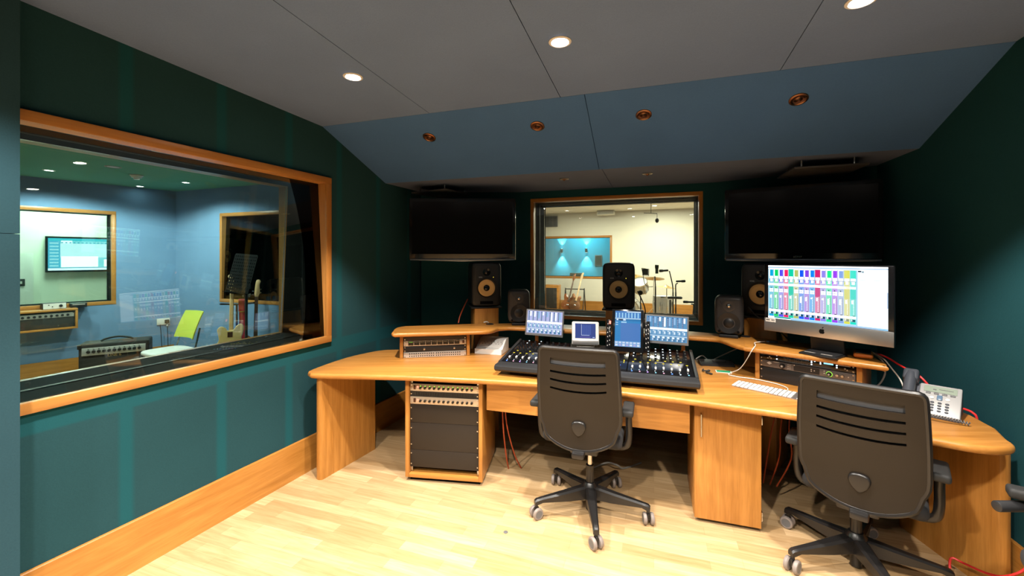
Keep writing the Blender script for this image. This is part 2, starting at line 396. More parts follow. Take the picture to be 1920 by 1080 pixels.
window('window_1', LW0, LW1, wl, .046, (.022, .082), (.468, .402), (.455, .392), .492, 'glassg', True)
window('window_2', FW0, FW1, wf, .034, (.030, .055), (.452, .430), (.492, .492), .492, 'glass')
# downlights: three lit ones in the main ceiling, copper eyeballs in the soffit, two small ones in the low strip
def downlight(name, label, loc, group, rot, ring, face, r, proto=None):
    t = thing(name, label, 'light', loc, 0, group); t.rotation_euler = rot
    MB().lathe([(r*.72, -.004), (r*.80, -.007), (r, -.004), (r*1.0, 0), (r*.7, 0)]).obj('bezel', ring, t)
    if face == 'eye':
        MB().lathe([(.0, -.014), (r*.22, -.012), (r*.30, -.004), (r*.42, -.001), (r*.44, -.0045), (r*.62, -.0055), (r*.66, -.001), (r*.72, -.002)], n=24).obj('reflector', 'copper', t)
        MB().lathe([(0, -.019), (r*.18, -.0165), (r*.22, -.0115)], n=16).obj('bulb', 'brown', t)
    else: MB().lathe([(0, -.003), (r*.55, -.003), (r*.72, -.0025)], n=24).obj('lamp_face', face, t)
    return t
SL = math.atan(.043)
lit = []
for (x, y), w in (((-.872, 2.311), 'glowing recessed ceiling downlight nearest the left window'), ((.2205, 1.936), 'glowing recessed ceiling downlight above the desk, middle of the lit three'), ((1.345, 1.623), 'glowing recessed ceiling downlight at the top edge, nearest the right wall')):
    s = .319*x+.9478*y; t = downlight('ceiling_downlight', w, (x, y, ZC(s)-.001), 'lit downlights in the main ceiling', (0, 0, A0), 'white', 'lamp', .052); lit.append(t)
nrm = Vector((0, .3047, .7130)).normalized(); rs = (-math.atan2(.3047, .7125), 0, A0)
for (x, y, z), w in (((-.603, 3.072, 2.395), 'unlit copper downlight in blue sloping soffit, nearest the left wall'), ((.170, 2.811, 2.395), 'unlit copper downlight in blue soffit, second from the left wall'), ((.810, 2.592, 2.395), 'unlit copper downlight in blue soffit, third from the left wall'), ((1.587, 2.334, 2.395), 'unlit copper downlight in blue soffit, nearest the right wall')):
    s = .319*x+.9478*y; zz = 2.485-(s-2.5085)*.4273-.001
    downlight('copper_downlight', w, (x, y, zz), 'copper downlights in the sloping soffit', rs, 'copper', 'eye', .047)
for (x, y), w in (((.44, 3.554), 'small dim recessed light in low ceiling above the left of the front window'), ((1.07, 3.329), 'small bright-rimmed recessed light in low ceiling above the right of the front window')):
    downlight('recessed_light', w, (x, y, 2.180), 'recessed lights in the low ceiling', (0, 0, A0), 'alu', 'eye', .04)
# square deflector plates hung under the low ceiling over each television
for (x, y), a, w in (((-.66, 4.0), R(-32), 'flat square grey plate hung under the low ceiling above left television'), ((2.16, 2.96), R(-18), 'flat square grey plate hung under the low ceiling above right television')):
    t = thing('ceiling_plate', w, 'panel', (x, y, 2.11), a, 'plates hung over the televisions')
    MB().box((0, 0, .011), (.42, .40, .014), bev=.004).obj('plate', 'gen', t)
    for sx in (-.15, .15):
        for sy in (-.14, .14): MB().cyl((sx, sy, .044), .006, .052, n=8).obj('hanger', 'steel', t)

# ------------------------------------------------------------------ the desk and its furniture
def smooth_poly(pts, k=4, closed=True):
    """Catmull-Rom through the points flagged soft; flagged hard points stay corners"""
    n = len(pts); out = []
    for i in range(n):
        p0, p1, p2, p3 = [pts[(i+j-1) % n] for j in range(4)]
        out.append((p1[0], p1[1]))
        if p1[2] and p2[2]:
            a, b, c, d = [Vector(q[:2]) for q in (p0, p1, p2, p3)]
            for j in range(1, k):
                t = j/k; v = .5*((2*b)+(c-a)*t+(2*a-5*b+4*c-d)*t*t+(3*b-a-3*c+d)*t**3); out.append((v.x, v.y))
    return out
TOP = .735
desk = thing('studio_desk', 'long curved oak studio desk with bullnose worktop and two end panels', 'desk', (0, 0, 0))
pts = [(-1.405, 2.945, 1), (-1.375, 2.868, 1), (-1.31, 2.834, 1), (-.887, 2.803, 1), (-.535, 2.763, 1), (.134, 2.642, 1), (.652, 2.454, 1), (.983, 2.324, 1), (1.277, 2.179, 1), (1.429, 2.094, 1), (1.82, 1.829, 1), (1.93, 1.756, 1), (2.02, 1.733, 1), (2.10, 1.757, 1), (2.148, 1.83, 1),
       (2.222, 1.93, 0), (2.285, 2.09, 0), (2.315, 2.25, 0), (2.12, 2.66, 0), (1.83, 2.94, 0), (1.68, 3.07, 0), (1.40, 3.25, 0), (.98, 3.43, 0), (.72, 3.50, 0), (.12, 3.66, 0), (-.12, 3.64, 0), (-.36, 3.62, 0), (-.95, 3.59, 1), (-1.10, 3.56, 1), (-1.20, 3.46, 1), (-1.315, 3.264, 1)]
MB().prism(smooth_poly(pts), TOP-.037, TOP, bev=.016, seg=4).obj('worktop', 'wood', desk)
m = MB(); m.prism([(0, -.012), (.014, -.019), (.03, -.02), (.046, -.012), (.05, 0), (.05, .50), (0, .50)], 0, TOP-.038)
o = m.obj('end_panel', 'woodz', desk); o.location = (-1.335, 2.90, 0); o.rotation_euler = (0, 0, R(-24.4))
m = MB(); m.prism([(0, .5), (0, 0), (.004, -.012), (.02, -.02), (.036, -.019), (.05, -.012), (.05, .5)][::-1], 0, TOP-.038)
o = m.obj('end_panel', 'woodz', desk); o.location = (2.165, 1.885, 0); o.rotation_euler = (0, 0, R(-3))
p0, p1 = Vector((-.165, 2.80)), Vector((1.022, 2.425)); d = p1-p0
o = MB().box((0, 0, 0), (d.length, .018, .19)).obj('modesty_panel', 'wood', desk, smooth=0); o.location = ((p0.x+p1.x)/2, (p0.y+p1.y)/2, TOP-.038-.095); o.rotation_euler = (0, 0, math.atan2(d.y, d.x))

# 19-inch rack cabinet under the left of the desk
ang = R(-8); rc = thing('rack_cabinet', 'oak rack cabinet standing under the left part of the desk', 'cabinet', (-.4605, 2.8235+.0, 0), ang)
RWd, RH, t_ = .535, TOP-.042, .026
def side(x): return MB().box((x, .235, .0275+(RH-.0275)/2), (t_, .47, RH-.0275), bev=.003)
side(-RWd/2+t_/2).obj('side_panel', 'woodz', rc); side(RWd/2-t_/2).obj('side_panel', 'woodz', rc)
MB().box((0, .235, .0275+.0125), (RWd-2*t_-.0006, .468, .025), bev=.002).obj('bottom_panel', 'wood', rc)
MB().box((0, .235, RH-.006), (RWd-2*t_-.0006, .468, .012)).obj('top_panel', 'wood', rc)
MB().box((0, .45, RH/2+.02), (RWd-2*t_-.0006, .012, RH-.09)).obj('back_panel', 'black', rc)
MB().box((0, .24, .0135), (RWd-.05, .42, .027)).obj('plinth', 'black', rc)
for s in (-1, 1): MB().box((s*(RWd/2-t_-.0085), .045, RH/2+.02), (.016, .03, RH-.075)).obj('rack_rail', 'steel', rc)
def rack_at(frame_loc, frame_rz, x, y, z): 
    c, s = math.cos(frame_rz), math.sin(frame_rz); return (frame_loc[0]+c*x-s*y, frame_loc[1]+s*x+c*y, frame_loc[2]+z)
SCREW = []
def screws(t, w, h, n=1):
    for s in (-1, 1):
        for k in ((0,) if h < .04 else (-h*.3, h*.3)):
            if SCREW: o = SCREW[0].copy(); COL.objects.link(o)
            else: o = MB().cyl((0, 0, 0), .0045, .004, (PI/2, 0, 0), 10).obj('rack_screw', 'steel'); SCREW.append(o)
            o.parent = t; o.location = (s*(w/2-.009), -.0041, k+h/2)
def faceplate(t, w, h, mat, depth=.0, bodymat='black', bodyd=.25):
    MB().box((0, 0, h/2), (w, .004, h-.002), bev=.0012).obj('faceplate', mat, t)
    if bodyd: MB().box((0, bodyd/2+.0025, h/2), (w-.05, bodyd, h-.006)).obj('chassis', bodymat, t, smooth=0)
def knob_mesh(r=.007, h=.014, n=14):
    return MB().lathe([(r, 0), (r, h*.7), (r*.8, h), (0, h)], n=n)
fl = rc.location; W19 = .478
def in_rack(name, label, cat, z, grp=None): return thing(name, label, cat, rack_at(fl, ang, 0, .022, z), ang, grp)
z = RH-.012-.022
kn = None
for which in (0, 1):
    h = .052; z -= h
    t = in_rack('preamplifier', ('silver twelve-knob rack preamplifier with green ringed knobs, top of cabinet', 'silver twelve-knob rack preamplifier with dark knobs, below the slotted vent panel')[which], 'audio gear', z, 'twelve-knob preamplifiers in the rack cabinet')
    faceplate(t, W19, h, 'champagne')
    MB().box((-.208, -.003, h*.5), (.015, .006, .028), bev=.002).obj('power_switch', 'brown', t)
    MB().sph((-.186, -.003, h*.56), .0052, 10).obj('indicator_light', 'led_r', t)
    if kn is None: kd = knob_mesh(.0082, .016); kn = kd.obj('knob', 'satin', t)
    for i in range(12):
        k = kn if (which == 0 and i == 0) else dup(kn, t)
        if which == 0 and i == 0: pass
        k.parent = t; k.location = (-.166+i*.0325, -.002, h*.47); k.rotation_euler = (PI/2, 0, 0)
        if which == 0:
            MB().cyl((k.location.x, -.0032, h*.47+.0105), .0042, .0014, (PI/2, 0, 0), 10).obj('ring_light', 'led_g', t, smooth=0)
    screws(t, W19, h)
    if which == 0:
        h = .036; z -= h
        t = in_rack('vent_panel', 'black slotted rack vent panel between the two silver preamplifiers', 'rack panel', z)
        m = MB(); m.box((0, .004, h/2), (W19, .002, h-.002))
        for i in range(44): m.box((-.2+i*.0093, 0, h/2), (.0045, .006, h*.72))
        for k in (.08, .92): m.box((0, 0, h*k), (W19, .006, h*.14))
        m.obj('faceplate', 'vent', t, smooth=0); screws(t, W19, h)
for h, lab in ((.125, 'plain dark rack blanking panel directly under lower silver preamplifier'), (.185, 'tallest plain dark rack blanking panel, middle of the three'), (.118, 'plain dark rack blanking panel at the bottom of the cabinet')):
    z -= h
    t = in_rack('blank_panel', lab, 'rack panel', z, 'blanking panels in the rack cabinet')
    MB().box((0, 0, h/2), (W19, .004, h-.0015), bev=.001).obj('faceplate', 'blank', t); screws(t, W19, h)

# cupboard under the right of the desk
cb = thing('cupboard', 'oak cupboard with one door standing under the desk between the chairs', 'cabinet', (1.211, 2.372, 0), R(-18.2))
cw, cd, ch = .342, .46, TOP-.04
for s in (-1, 1): MB().box((s*(cw/2-.009), cd/2+.021, .02+(ch-.02)/2), (.018, cd-.04, ch-.02), bev=.0015).obj('side_panel', 'woodz', cb)
MB().box((0, cd/2+.021, .03), (cw-.037, cd-.04, .018)).obj('bottom_panel', 'wood', cb)
MB().box((0, cd-.006, ch/2), (cw-.037, .006, ch-.09)).obj('back_panel', 'wood', cb)
MB().box((0, cd/2+.02, .0095), (cw-.05, cd-.08, .019)).obj('plinth', 'black', cb)
dr = MB().box((0, .009, .022+(ch-.024)/2), (cw-.002, .018, ch-.026), bev=.0015).obj('door', 'woodz', cb)
m = MB(); m.tube([(-.135, .001, .625), (-.135, -.022, .625), (-.135, -.022, .50), (-.135, .001, .50)], .0045, 10, smooth=False); m.obj('handle', 'steel', dr)
m = MB()
for zz in (.09, .62): m.box((cw/2+.003, .012, zz), (.006, .03, .05), bev=.002)
m.obj('hinge', 'steel', cb)

# raised shelf that bridges the back of the desk
rs_ = thing('raised_shelf', 'curved oak shelf raised on uprights along the back of the desk', 'shelf', (0, 0, TOP))
RZ0, RZ1 = .18, .211
pts = [(-.925, 3.255, 1), (-.895, 3.185, 1), (-.84, 3.175, 1), (-.3465, 3.259, 1), (-.20, 3.293, 1), (-.145, 3.345, 1), (-.105, 3.425, 1), (-.03, 3.462, 0), (.0437, 3.449, 0), (1.31, 3.040, 0), (1.43, 2.992, 1), (1.462, 2.93, 1), (1.466, 2.80, 1), (1.49, 2.715, 1), (1.53, 2.66, 1), (1.935, 2.255, 1), (1.985, 2.235, 1), (2.04, 2.30, 1), (2.052, 2.35, 1),
       (2.18, 2.60, 0), (1.83, 2.95, 0), (1.685, 3.08, 0), (1.41, 3.255, 0), (.98, 3.44, 0), (.72, 3.515, 0), (.12, 3.68, 0), (-.12, 3.65, 0), (-.36, 3.63, 0), (-.895, 3.515, 1)]
MB().prism(smooth_poly(pts), RZ0, RZ1, bev=.013, seg=3).obj('shelf', 'wood', rs_)
LR, LA = (-.602, 3.3085, TOP), R(10.5)
RR, RA = (1.757, 2.532, TOP), R(-48.6)
for (loc, a, nm) in ((LR, LA, 'l'), (RR, RA, 'r')):
    for s in (-1, 1):
        p = rack_at(loc, a, s*.258, .135, 0)
        o = MB().box((0, 0, .09), (.026, .27, .179), bev=.002).obj('upright', 'woodz', rs_); o.location = (p[0], p[1], 0.0005); o.rotation_euler = (0, 0, a)
for x, y in ((.21, 3.55), (1.30, 3.20)):
    o = MB().box((0, 0, .09), (.025, .025, .179)).obj('upright', 'woodz', rs_); o.location = (x, y, .0005); o.rotation_euler = (0, 0, A0)
for x, y in ((-.19, 3.60), (1.684, 3.04)):
    o = MB().lathe([(.034, 0), (.034, .003), (.030, .005), (.022, .004), (.02, .002), (0, .002)], n=24).obj('cable_grommet', 'blackm', rs_); o.location = (x, y, RZ1+.0002)

# gear in the shelf's left bay
def bay(name, label, cat, loc, a, z, y=.003): return thing(name, label, cat, rack_at(loc, a, 0, y, z), a)
W2_ = .482
t = bay('blank_panel', 'plain dark panel at the top of the left shelf bay', 'rack panel', LR, LA, .136); faceplate(t, W2_, .0425, 'dark', bodyd=0); screws(t, W2_, .043)
t = bay('headphone_amplifier', 'silver rack amplifier with nine black knob sections in left shelf bay', 'audio gear', LR, LA, .0905); faceplate(t, W2_, .0445, 'silver'); screws(t, W2_, .044)
for i in range(9):
    x = -.187+i*.0445
    s = MB().box((x, -.0028, .023), (.0405, .002, .032)).obj('control_section', 'gloss', t, smooth=0)
    m = MB()
    for dx in (-.013, .006): m.cyl((x+dx, -.007, .019), .0042, .008, (PI/2, 0, 0), 10)
    m.obj('knob', 'dark', s)
    m = MB()
    for k in range(5): m.box((x-.012+k*.006, -.0045, .032), (.0035, .0015, .003))
    m.obj('meter', 'alu' if i else 'led_g', s, smooth=0)
MB().box((.219, -.004, .023), (.015, .005, .022), bev=.001).obj('power_switch', 'brown', t)
t = bay('rack_strip', 'black rack strip with two silver sockets in left shelf bay', 'rack panel', LR, LA, .047); faceplate(t, W2_, .0425, 'blackm', bodyd=0); screws(t, W2_, .043)
m = MB()
for x in (-.085, .148): m.box((x, -.004, .02), (.013, .005, .017), bev=.001)
m.obj('socket', 'steel', t)
t = bay('patchbay', 'silver patchbay with two rows of holes at bottom of left shelf bay', 'audio gear', LR, LA, .001); faceplate(t, W2_, .0445, 'silver')
m = MB()
for r in range(2):
    for i in range(24): m.cyl((-.196+i*.0166+(.005 if i > 11 else 0), -.0028, .013+r*.018), .0042, .003, (PI/2, 0, 0), 10)
m.obj('jack_holes', 'black', t, smooth=0); screws(t, W2_, .044)
# gear in the right bay
t = bay('audio_interface', 'black rack audio interface with rows of blue lights in right shelf bay', 'audio gear', RR, RA, .133); faceplate(t, W2_, .0445, 'gloss')
m = MB()
for i in range(20): m.box((-.105+i*.0066, -.003, .036), (.0036, .002, .0032)); 
m.obj('meter_light', 'led_c', t, smooth=0)
m = MB()
for i in range(20):
    for k in range(4): m.box((-.105+i*.0066, -.0028, .028-k*.006), (.0028, .0012, .003))
m.obj('meter_scale', 'grey', t, smooth=0)
m = MB(); m.box((-.186, -.003, .038), (.03, .002, .006)); m.obj('blue_badge', 'led_b', t, smooth=0)
m = MB()
for x, zz in ((-.146, .036), (-.146, .013), (.036, .036), (.036, .026), (.036, .014), (.052, .036), (.08, .036), (.08, .026), (.157, .03), (.157, .018)): m.cyl((x, -.003, zz), .0042, .003, (PI/2, 0, 0), 10)
m.obj('button_light', 'led_w', t, smooth=0)
m = MB(); m.box((.118, -.003, .033), (.045, .002, .009)); m.obj('display', 'led_c', t, smooth=0)
m = MB()
for x, zz in ((-.186, .02), (-.196, .012), (-.178, .012), (.195, .018), (.205, .012)): m.cyl((x, -.003, zz), .004, .003, (PI/2, 0, 0), 10)
m.box((.19, -.0028, .034), (.06, .001, .0025)); m.obj('front_jack', 'alu', t, smooth=0)
screws(t, W2_, .044)
t = bay('audio_interface', 'grey rack audio interface with white diamond mark and green ringed knob', 'audio gear', RR, RA, .0865); faceplate(t, W2_, .0445, 'greyrack')
m = MB(); m.prism([(-.015, 0), (0, -.0095), (.015, 0), (0, .0095)], 0, .002, (-.188, -.0022, .027), (PI/2, 0, 0)); m.obj('diamond_mark', 'white', t, smooth=0)
def knobat(t, x, zz, r, mat, h=.016):
    o = knob_mesh(r, h, 20).obj('knob', mat, t); o.location = (x, -.002, zz); o.rotation_euler = (PI/2, 0, 0); return o
knobat(t, -.115, .022, .0145, 'satin'); knobat(t, -.115, .022, .007, 'silver', .019); k = knobat(t, .122, .02, .0125, 'satin'); MB().lathe([(.0127, .0002), (.0155, .0002), (.0155, .002), (.0127, .002)], c=(.122, -.002, .02), rot=(PI/2, 0, 0)).obj('ring_light', 'led_g', t); knobat(t, .122, .02, .006, 'silver', .019); knobat(t, .16, .022, .0085, 'steel'); knobat(t, .184, .022, .0085, 'steel')
m = MB(); m.box((.01, -.0028, .023), (.13, .002, .034)); m.obj('meter_window', 'vent', t, smooth=0)
m = MB()
for x in (-.085, -.075):
    for k in range(3): m.box((x, -.003, .012+k*.011), (.005, .002, .004))
for x, zz in ((-.052, .038), (.035, .03), (.035, .02), (.05, .025), (.098, .033), (.098, .02), (.21, .02)): m.cyl((x, -.003, zz), .0035, .003, (PI/2, 0, 0), 8)
m.box((-.15, -.0026, .039), (.03, .001, .003)); m.obj('button', 'silver', t, smooth=0)
screws(t, W2_, .044)
t = bay('blank_panel', 'plain black double-height panel below grey interface in right shelf bay', 'rack panel', RR, RA, .001); faceplate(t, W2_, .084, 'blackm', bodyd=0); screws(t, W2_, .085)

# white mains socket box
t = thing('socket_box', 'white sloped mains socket box on desk left of mixing console', 'socket box', (-.195, 3.40, TOP+.0004), R(-16.5))
MB().prism([(0, 0), (.20, 0), (.20, .108), (.135, .108), (.03, .04), (0, .04)], -.115, .115, rot=(PI/2, 0, PI/2), bev=.003).obj('body', 'white', t)
sl = math.atan2(.068, .105); tt = thing
m = MB(); m.box((0, 0, 0), (.19, .10, .003), bev=.001); o = m.obj('socket_plate', 'white', t); o.location = (0, .0825-.0008, .0748); o.rotation_euler = (sl, 0, 0)
m = MB()
for i in range(3):
    x = -.06+i*.058
    m.box((x, .012, .002), (.004, .009, .002)); m.box((x-.011, -.010, .002), (.008, .004, .002)); m.box((x+.011, -.010, .002), (.008, .004, .002)); m.box((x+.027, .012, .002), (.005, .007, .002))
m.obj('socket_hole', 'grey', o, smooth=0)

# ------------------------------------------------------------------ mixing console
con = thing('mixing_console', 'black digital mixing console with faders, knobs and upright touchscreen on desk', 'mixing console', (.4735, 2.585, TOP), A0)
CW = 1.255
prof = [(0, .02), (.012, .004), (.10, .022), (.56, .055), (.56, .135), (.10, .072), (.012, .066), (0, .05)]
MB().prism([(.09, .032), (.56, .05), (.56, .118), (.09, .066)], -CW/2+.02, CW/2-.02, rot=(PI/2, 0, PI/2)).obj('chassis', 'black', con, smooth=0)
for s in (-1, 1): MB().prism([(.085, .030), (.565, .046), (.565, .142), (.085, .079)], s*(CW/2-.01)-.01, s*(CW/2-.01)+.01, rot=(PI/2, 0, PI/2), bev=.004).obj('side_cheek', 'dark', con)
MB().prism([(0, .044), (.015, .030), (.09, .030), (.094, .076), (.02, .074), (.002, .064)], -CW/2, CW/2, rot=(PI/2, 0, PI/2), bev=.008, seg=3).obj('wrist_rest', 'dark', con)
m = MB()
for x in (-.5, 0, .5):
    for y in (.12, .48): m.box((x, y, .0105+.02*(y > .3)+.01*(y < .3)), (.09, .06, .021+.04*(y > .3)+.02*(y < .3)))
m.obj('foot', 'rubber', con, smooth=0)
tilt = math.atan2(.052, .47)
def module(x0, w, nm='channel_module'):
    o = MB().box((0, .2325, .003), (w-.004, .465, .006), bev=.001).obj(nm, 'gloss', con)
    o.location = (x0, .094, .0735-.006+.004); o.rotation_euler = (tilt+.012, 0, 0); return o
# master knobs, faders and lit buttons are copied along each channel module
kp = MB().lathe([(.0075, 0), (.0075, .011), (.006, .015), (0, .015)], n=12); kp = kp.obj('knob', 'satin', None)
kcap = MB().cyl((0, 0, .0153), .0042, .0008, n=10); fad = None
first = {}
def inst(kind, build, parent, loc, mat=None):
    if kind not in first: first[kind] = build(); o = first[kind]; o.parent = parent
    else: o = first[kind].copy(); COL.objects.link(o); o.parent = parent
    o.location = loc; return o
D.objects.remove(kp); kcap.b.free()
def b_knob(): return MB().lathe([(.0078, 0), (.0078, .011), (.006, .016), (0, .016)], n=12).obj('knob', 'satin', None)
def b_knobw(): return MB().lathe([(.0075, 0), (.0075, .010), (.0055, .0145), (0, .0145)], n=12).obj('lit_knob', 'led_w', None)
def b_cap(mat):
    def f():
        m = MB(); m.box((0, 0, .005), (.011, .022, .010), bev=.002); return m.obj('fader_cap', mat, None)
    return f
def b_slot(): return MB().box((0, 0, .0004), (.0025, .10, .0009)).obj('fader_slot', 'grey', None, smooth=0)
def b_led(mat, s=.0045):
    def f(): return MB().cyl((0, 0, .001), s, .003, n=10).obj('lit_button', mat, None, smooth=0)
    return f
def b_dash(mat):
    def f(): return MB().box((0, 0, .001), (.012, .004, .002)).obj('lit_button', mat, None, smooth=0)
    return f
seq = ['led_b', 'led_k', 'led_p', 'led_c', 'led_k', 'led_b', 'led_w', 'led_c']
for mi, x0 in enumerate((-.4105, .4105)):
    mod = module(x0, .385)
    for c in range(8):
        x = -.164+c*.0468
        inst('slot', b_slot, mod, (x, .115, .006))
        inst('cap', b_cap('white'), mod, (x, .082+(.004*((c*5) % 3)), .0065))
        inst('b'+seq[c], b_led(seq[c]), mod, (x, .018, .006))
        inst('bw2', b_led('led_w', .0024), mod, (x-.004, .044, .006))
        inst('by2', b_dash('led_y'), mod, (x, .178, .006))
        for r in range(4):
            lit_ = (mi == 1 and c in (0, 2, 3, 4, 5)) or (mi == 0 and c in (1, 3) and r > 1)
            y = .245+r*.056
            inst('knob', b_knob, mod, (x, y, .006))
            if r == 0 and (c % 2 == 0 or (mi == 1 and 1 < c < 6)): inst('ky', b_dash('led_y'), mod, (x+.012, y-.018, .006))
            if lit_: inst('kw', b_led('led_w', .0045), mod, (x, y, .0216))
    m = MB(); m.box((.0, .196, .007), (.055, .012, .003)); m.obj('label_strip', 'grey', mod, smooth=0)
mod = module(0, .43, 'master_module')
m = MB(); m.box((-.0, .42, .0085), (.20, .06, .004)); m.obj('rear_deck', 'blackm', mod, smooth=0)
for i, (x, y) in enumerate(((.105, .15), (.105, .19))):
    o = MB().box((x, y, .0068), (.022, .026, .0016)).obj('lit_button', 'led_c', mod, smooth=0)
for x, y, k in ((.145, .2, 'led_w'), (.15, .165, 'led_c'), (.19, .19, 'led_y'), (.19, .175, 'led_y'), (.19, .15, 'led_y'), (.12, .03, 'led_w'), (.17, .1, 'led_b')): inst('bb'+k, b_led(k, .0035), mod, (x, y, .006))
o = MB().lathe([(.026, 0), (.03, .002), (.026, .004), (0, .004)], c=(.09, .10, .006), n=24).obj('jog_wheel', 'satin', mod)
# upright touchscreen on the master section
ts = MB().box((0, 0, .155), (.212, .018, .29), bev=.004).obj('touchscreen', 'gloss', con); ts.location = (.205, .375, .128); ts.rotation_euler = (R(-16), 0, 0)
def touch_rects():
    B = lin(30, 130, 200); r = [(0, 0, 1, 1, B)]
    r.append((0, .80, 1, 1, lin(60, 120, 190)))
    for i in range(8): r.append((.02+i*.122, .81, .02+i*.122+.05, .95, lin(150, 205, 240)))
    r += [(.45, .965, 1, .995, lin(205, 225, 240)), (.0, .775, 1, .80, lin(190, 220, 240)), (0, .72, 1, .775, lin(0, 110, 170)), (.06, .73, .12, .77, lin(220, 240, 250)), (.16, .73, .30, .77, lin(12, 40, 70)), (.32, .73, .42, .77, lin(210, 230, 245)), (0, .15, 1, .72, lin(20, 125, 190)), (.22, .16, .98, .66, lin(60, 115, 185)), (.24, .665, .45, .70, lin(160, 210, 240)), (.03, .60, .12, .62, lin(190, 220, 240)), (.03, .66, .12, .68, lin(190, 220, 240))]
    for j in range(9): r.append((.0, .16+j*.05, .2, .163+j*.05, lin(10, 95, 155)))
    r.append((0, 0, 1, .15, lin(110, 160, 215)))
    for i in range(7): r += [(.02+i*.14, .09, .12+i*.14, .135, lin(200, 215, 240)), (.02+i*.14, .02, .12+i*.14, .07, lin(170, 170, 220) if i % 2 else lin(215, 225, 240))]
    return r
screen('touch_display', touch_rects(), .172, .245, ts, (0, -.0094, .165), (PI/2, 0, 0))
for s in (-1, 1):
    wg = MB().box((s*.128, .006, .125), (.036, .012, .20), bev=.002).obj('button_column', 'gloss', ts)
    m = MB()
    for i in range(6):
        for k in (-.007, .007): m.box((s*.128+k, -.001, .045+i*.03+.006*(k > 0)), (.004, .003, .008))
    m.obj('key_legend', 'silver', wg, smooth=0)
    if s < 0: MB().box((-.121, -.001, .205), (.011, .003, .02)).obj('lit_button', 'led_r', wg, smooth=0)

# two small monitors on stands behind the console
def chan_rects(seed, tint, dark):
    rr = random.Random(seed); r = [(0, 0, 1, 1, tint)]
    for i in range(8):
        x = .03+i*.12
        r.append((x, .56, x+.035, .97, dark)); hgt = rr.uniform(.15, .40) 
        r.append((x+.04, .97-hgt, x+.085, .97, lin(235, 245, 255, 1.3) if rr.random() > .4 else lin(150, 190, 230)))
        for k in range(10): r.append((x, .575+k*.038, x+.03, .588+k*.038, lin(190, 215, 240)))
        r += [(x, .26, x+.09, .44, lin(120, 165, 205)), (x+.01, .40, x+.05, .43, lin(215, 235, 250)), (x+.045, .30, x+.085, .40, lin(215, 235, 250)), (x, .02, x+.09, .20, lin(80, 125, 165)), (x+.005, .12, x+.065, .19, lin(225, 240, 255, 1.2)), (x, .03, x+.03, .10, lin(215, 230, 250))]
    r += [(0, .46, 1, .55, lin(240, 248, 255, 1.4)), (0, .205, 1, .235, lin(200, 225, 245))]
    return r
for i, (x, y, rz, tint, lab) in enumerate(((.247, 3.19, R(-12), lin(185, 190, 235), 'small flat monitor with pale lilac mixer display behind the left of the console'), (1.062, 2.90, R(-12), lin(95, 150, 195), 'small flat monitor with blue mixer display behind the right of the console'))):
    t = thing('display_monitor', lab, 'monitor', (x, y, TOP), rz, 'small monitors behind the console')
    p = MB().box((0, 0, 0), (.287, .022, .196), bev=.004).obj('panel', 'grey', t); p.location = (0, 0, .285); p.rotation_euler = (R(-9), R(2.5), 0)
    screen('display', chan_rects(3+i, tint, lin(45, 75, 130)), .265, .168, p, (0, -.0114, .004), (PI/2, 0, 0))
    m = MB(); m.box((0, .145, .145), (.05, .02, .27)); m.box((0, .08, .275), (.05, .13, .03)); m.obj('stem', 'blackm', t, smooth=0)
    MB().box((0, .16, .006), (.16, .09, .012), bev=.003).obj('base', 'blackm', t)
# small white screen unit on the console's rear deck
t = thing('meter_display', 'small white-framed screen on an angled foot behind the chair', 'display', (.53, 3.045, TOP+.1395), R(-9)); t.rotation_euler = (.118, 0, R(-9))
p = MB().box((0, 0, 0), (.193, .022, .165), bev=.010).obj('housing', 'white', t); p.location = (0, 0, .098); p.rotation_euler = (R(-16), 0, 0)
r = [(0, 0, 1, 1, lin(62, 78, 140)), (.30, .2, .315, .95, lin(210, 220, 250)), (.3, .2, .7, .225, lin(210, 220, 250))] + [(.34+i*.045, .23, .355+i*.045, .9, lin(85, 110, 190)) for i in range(10)] + [(.25, .08, .75, .10, lin(150, 110, 200)), (.85, .05, .95, .1, lin(180, 200, 240))]
screen('screen', r, .145, .105, p, (0, -.0114, .016), (PI/2, 0, 0))
m = MB(); m.box((0, 0, -.062), (.186, .026, .035), bev=.006); m.obj('lower_bezel', 'alu', p)
m = MB(); m.tube([(-.06, .03, .03), (-.06, -.03, .005), (.06, -.03, .005), (.06, .03, .03)], .006, 8, smooth=False); m.obj('foot', 'steel', t)
MB().box((0, -.01, -.004), (.21, .15, .006)).obj('base_plate', 'blackm', t)

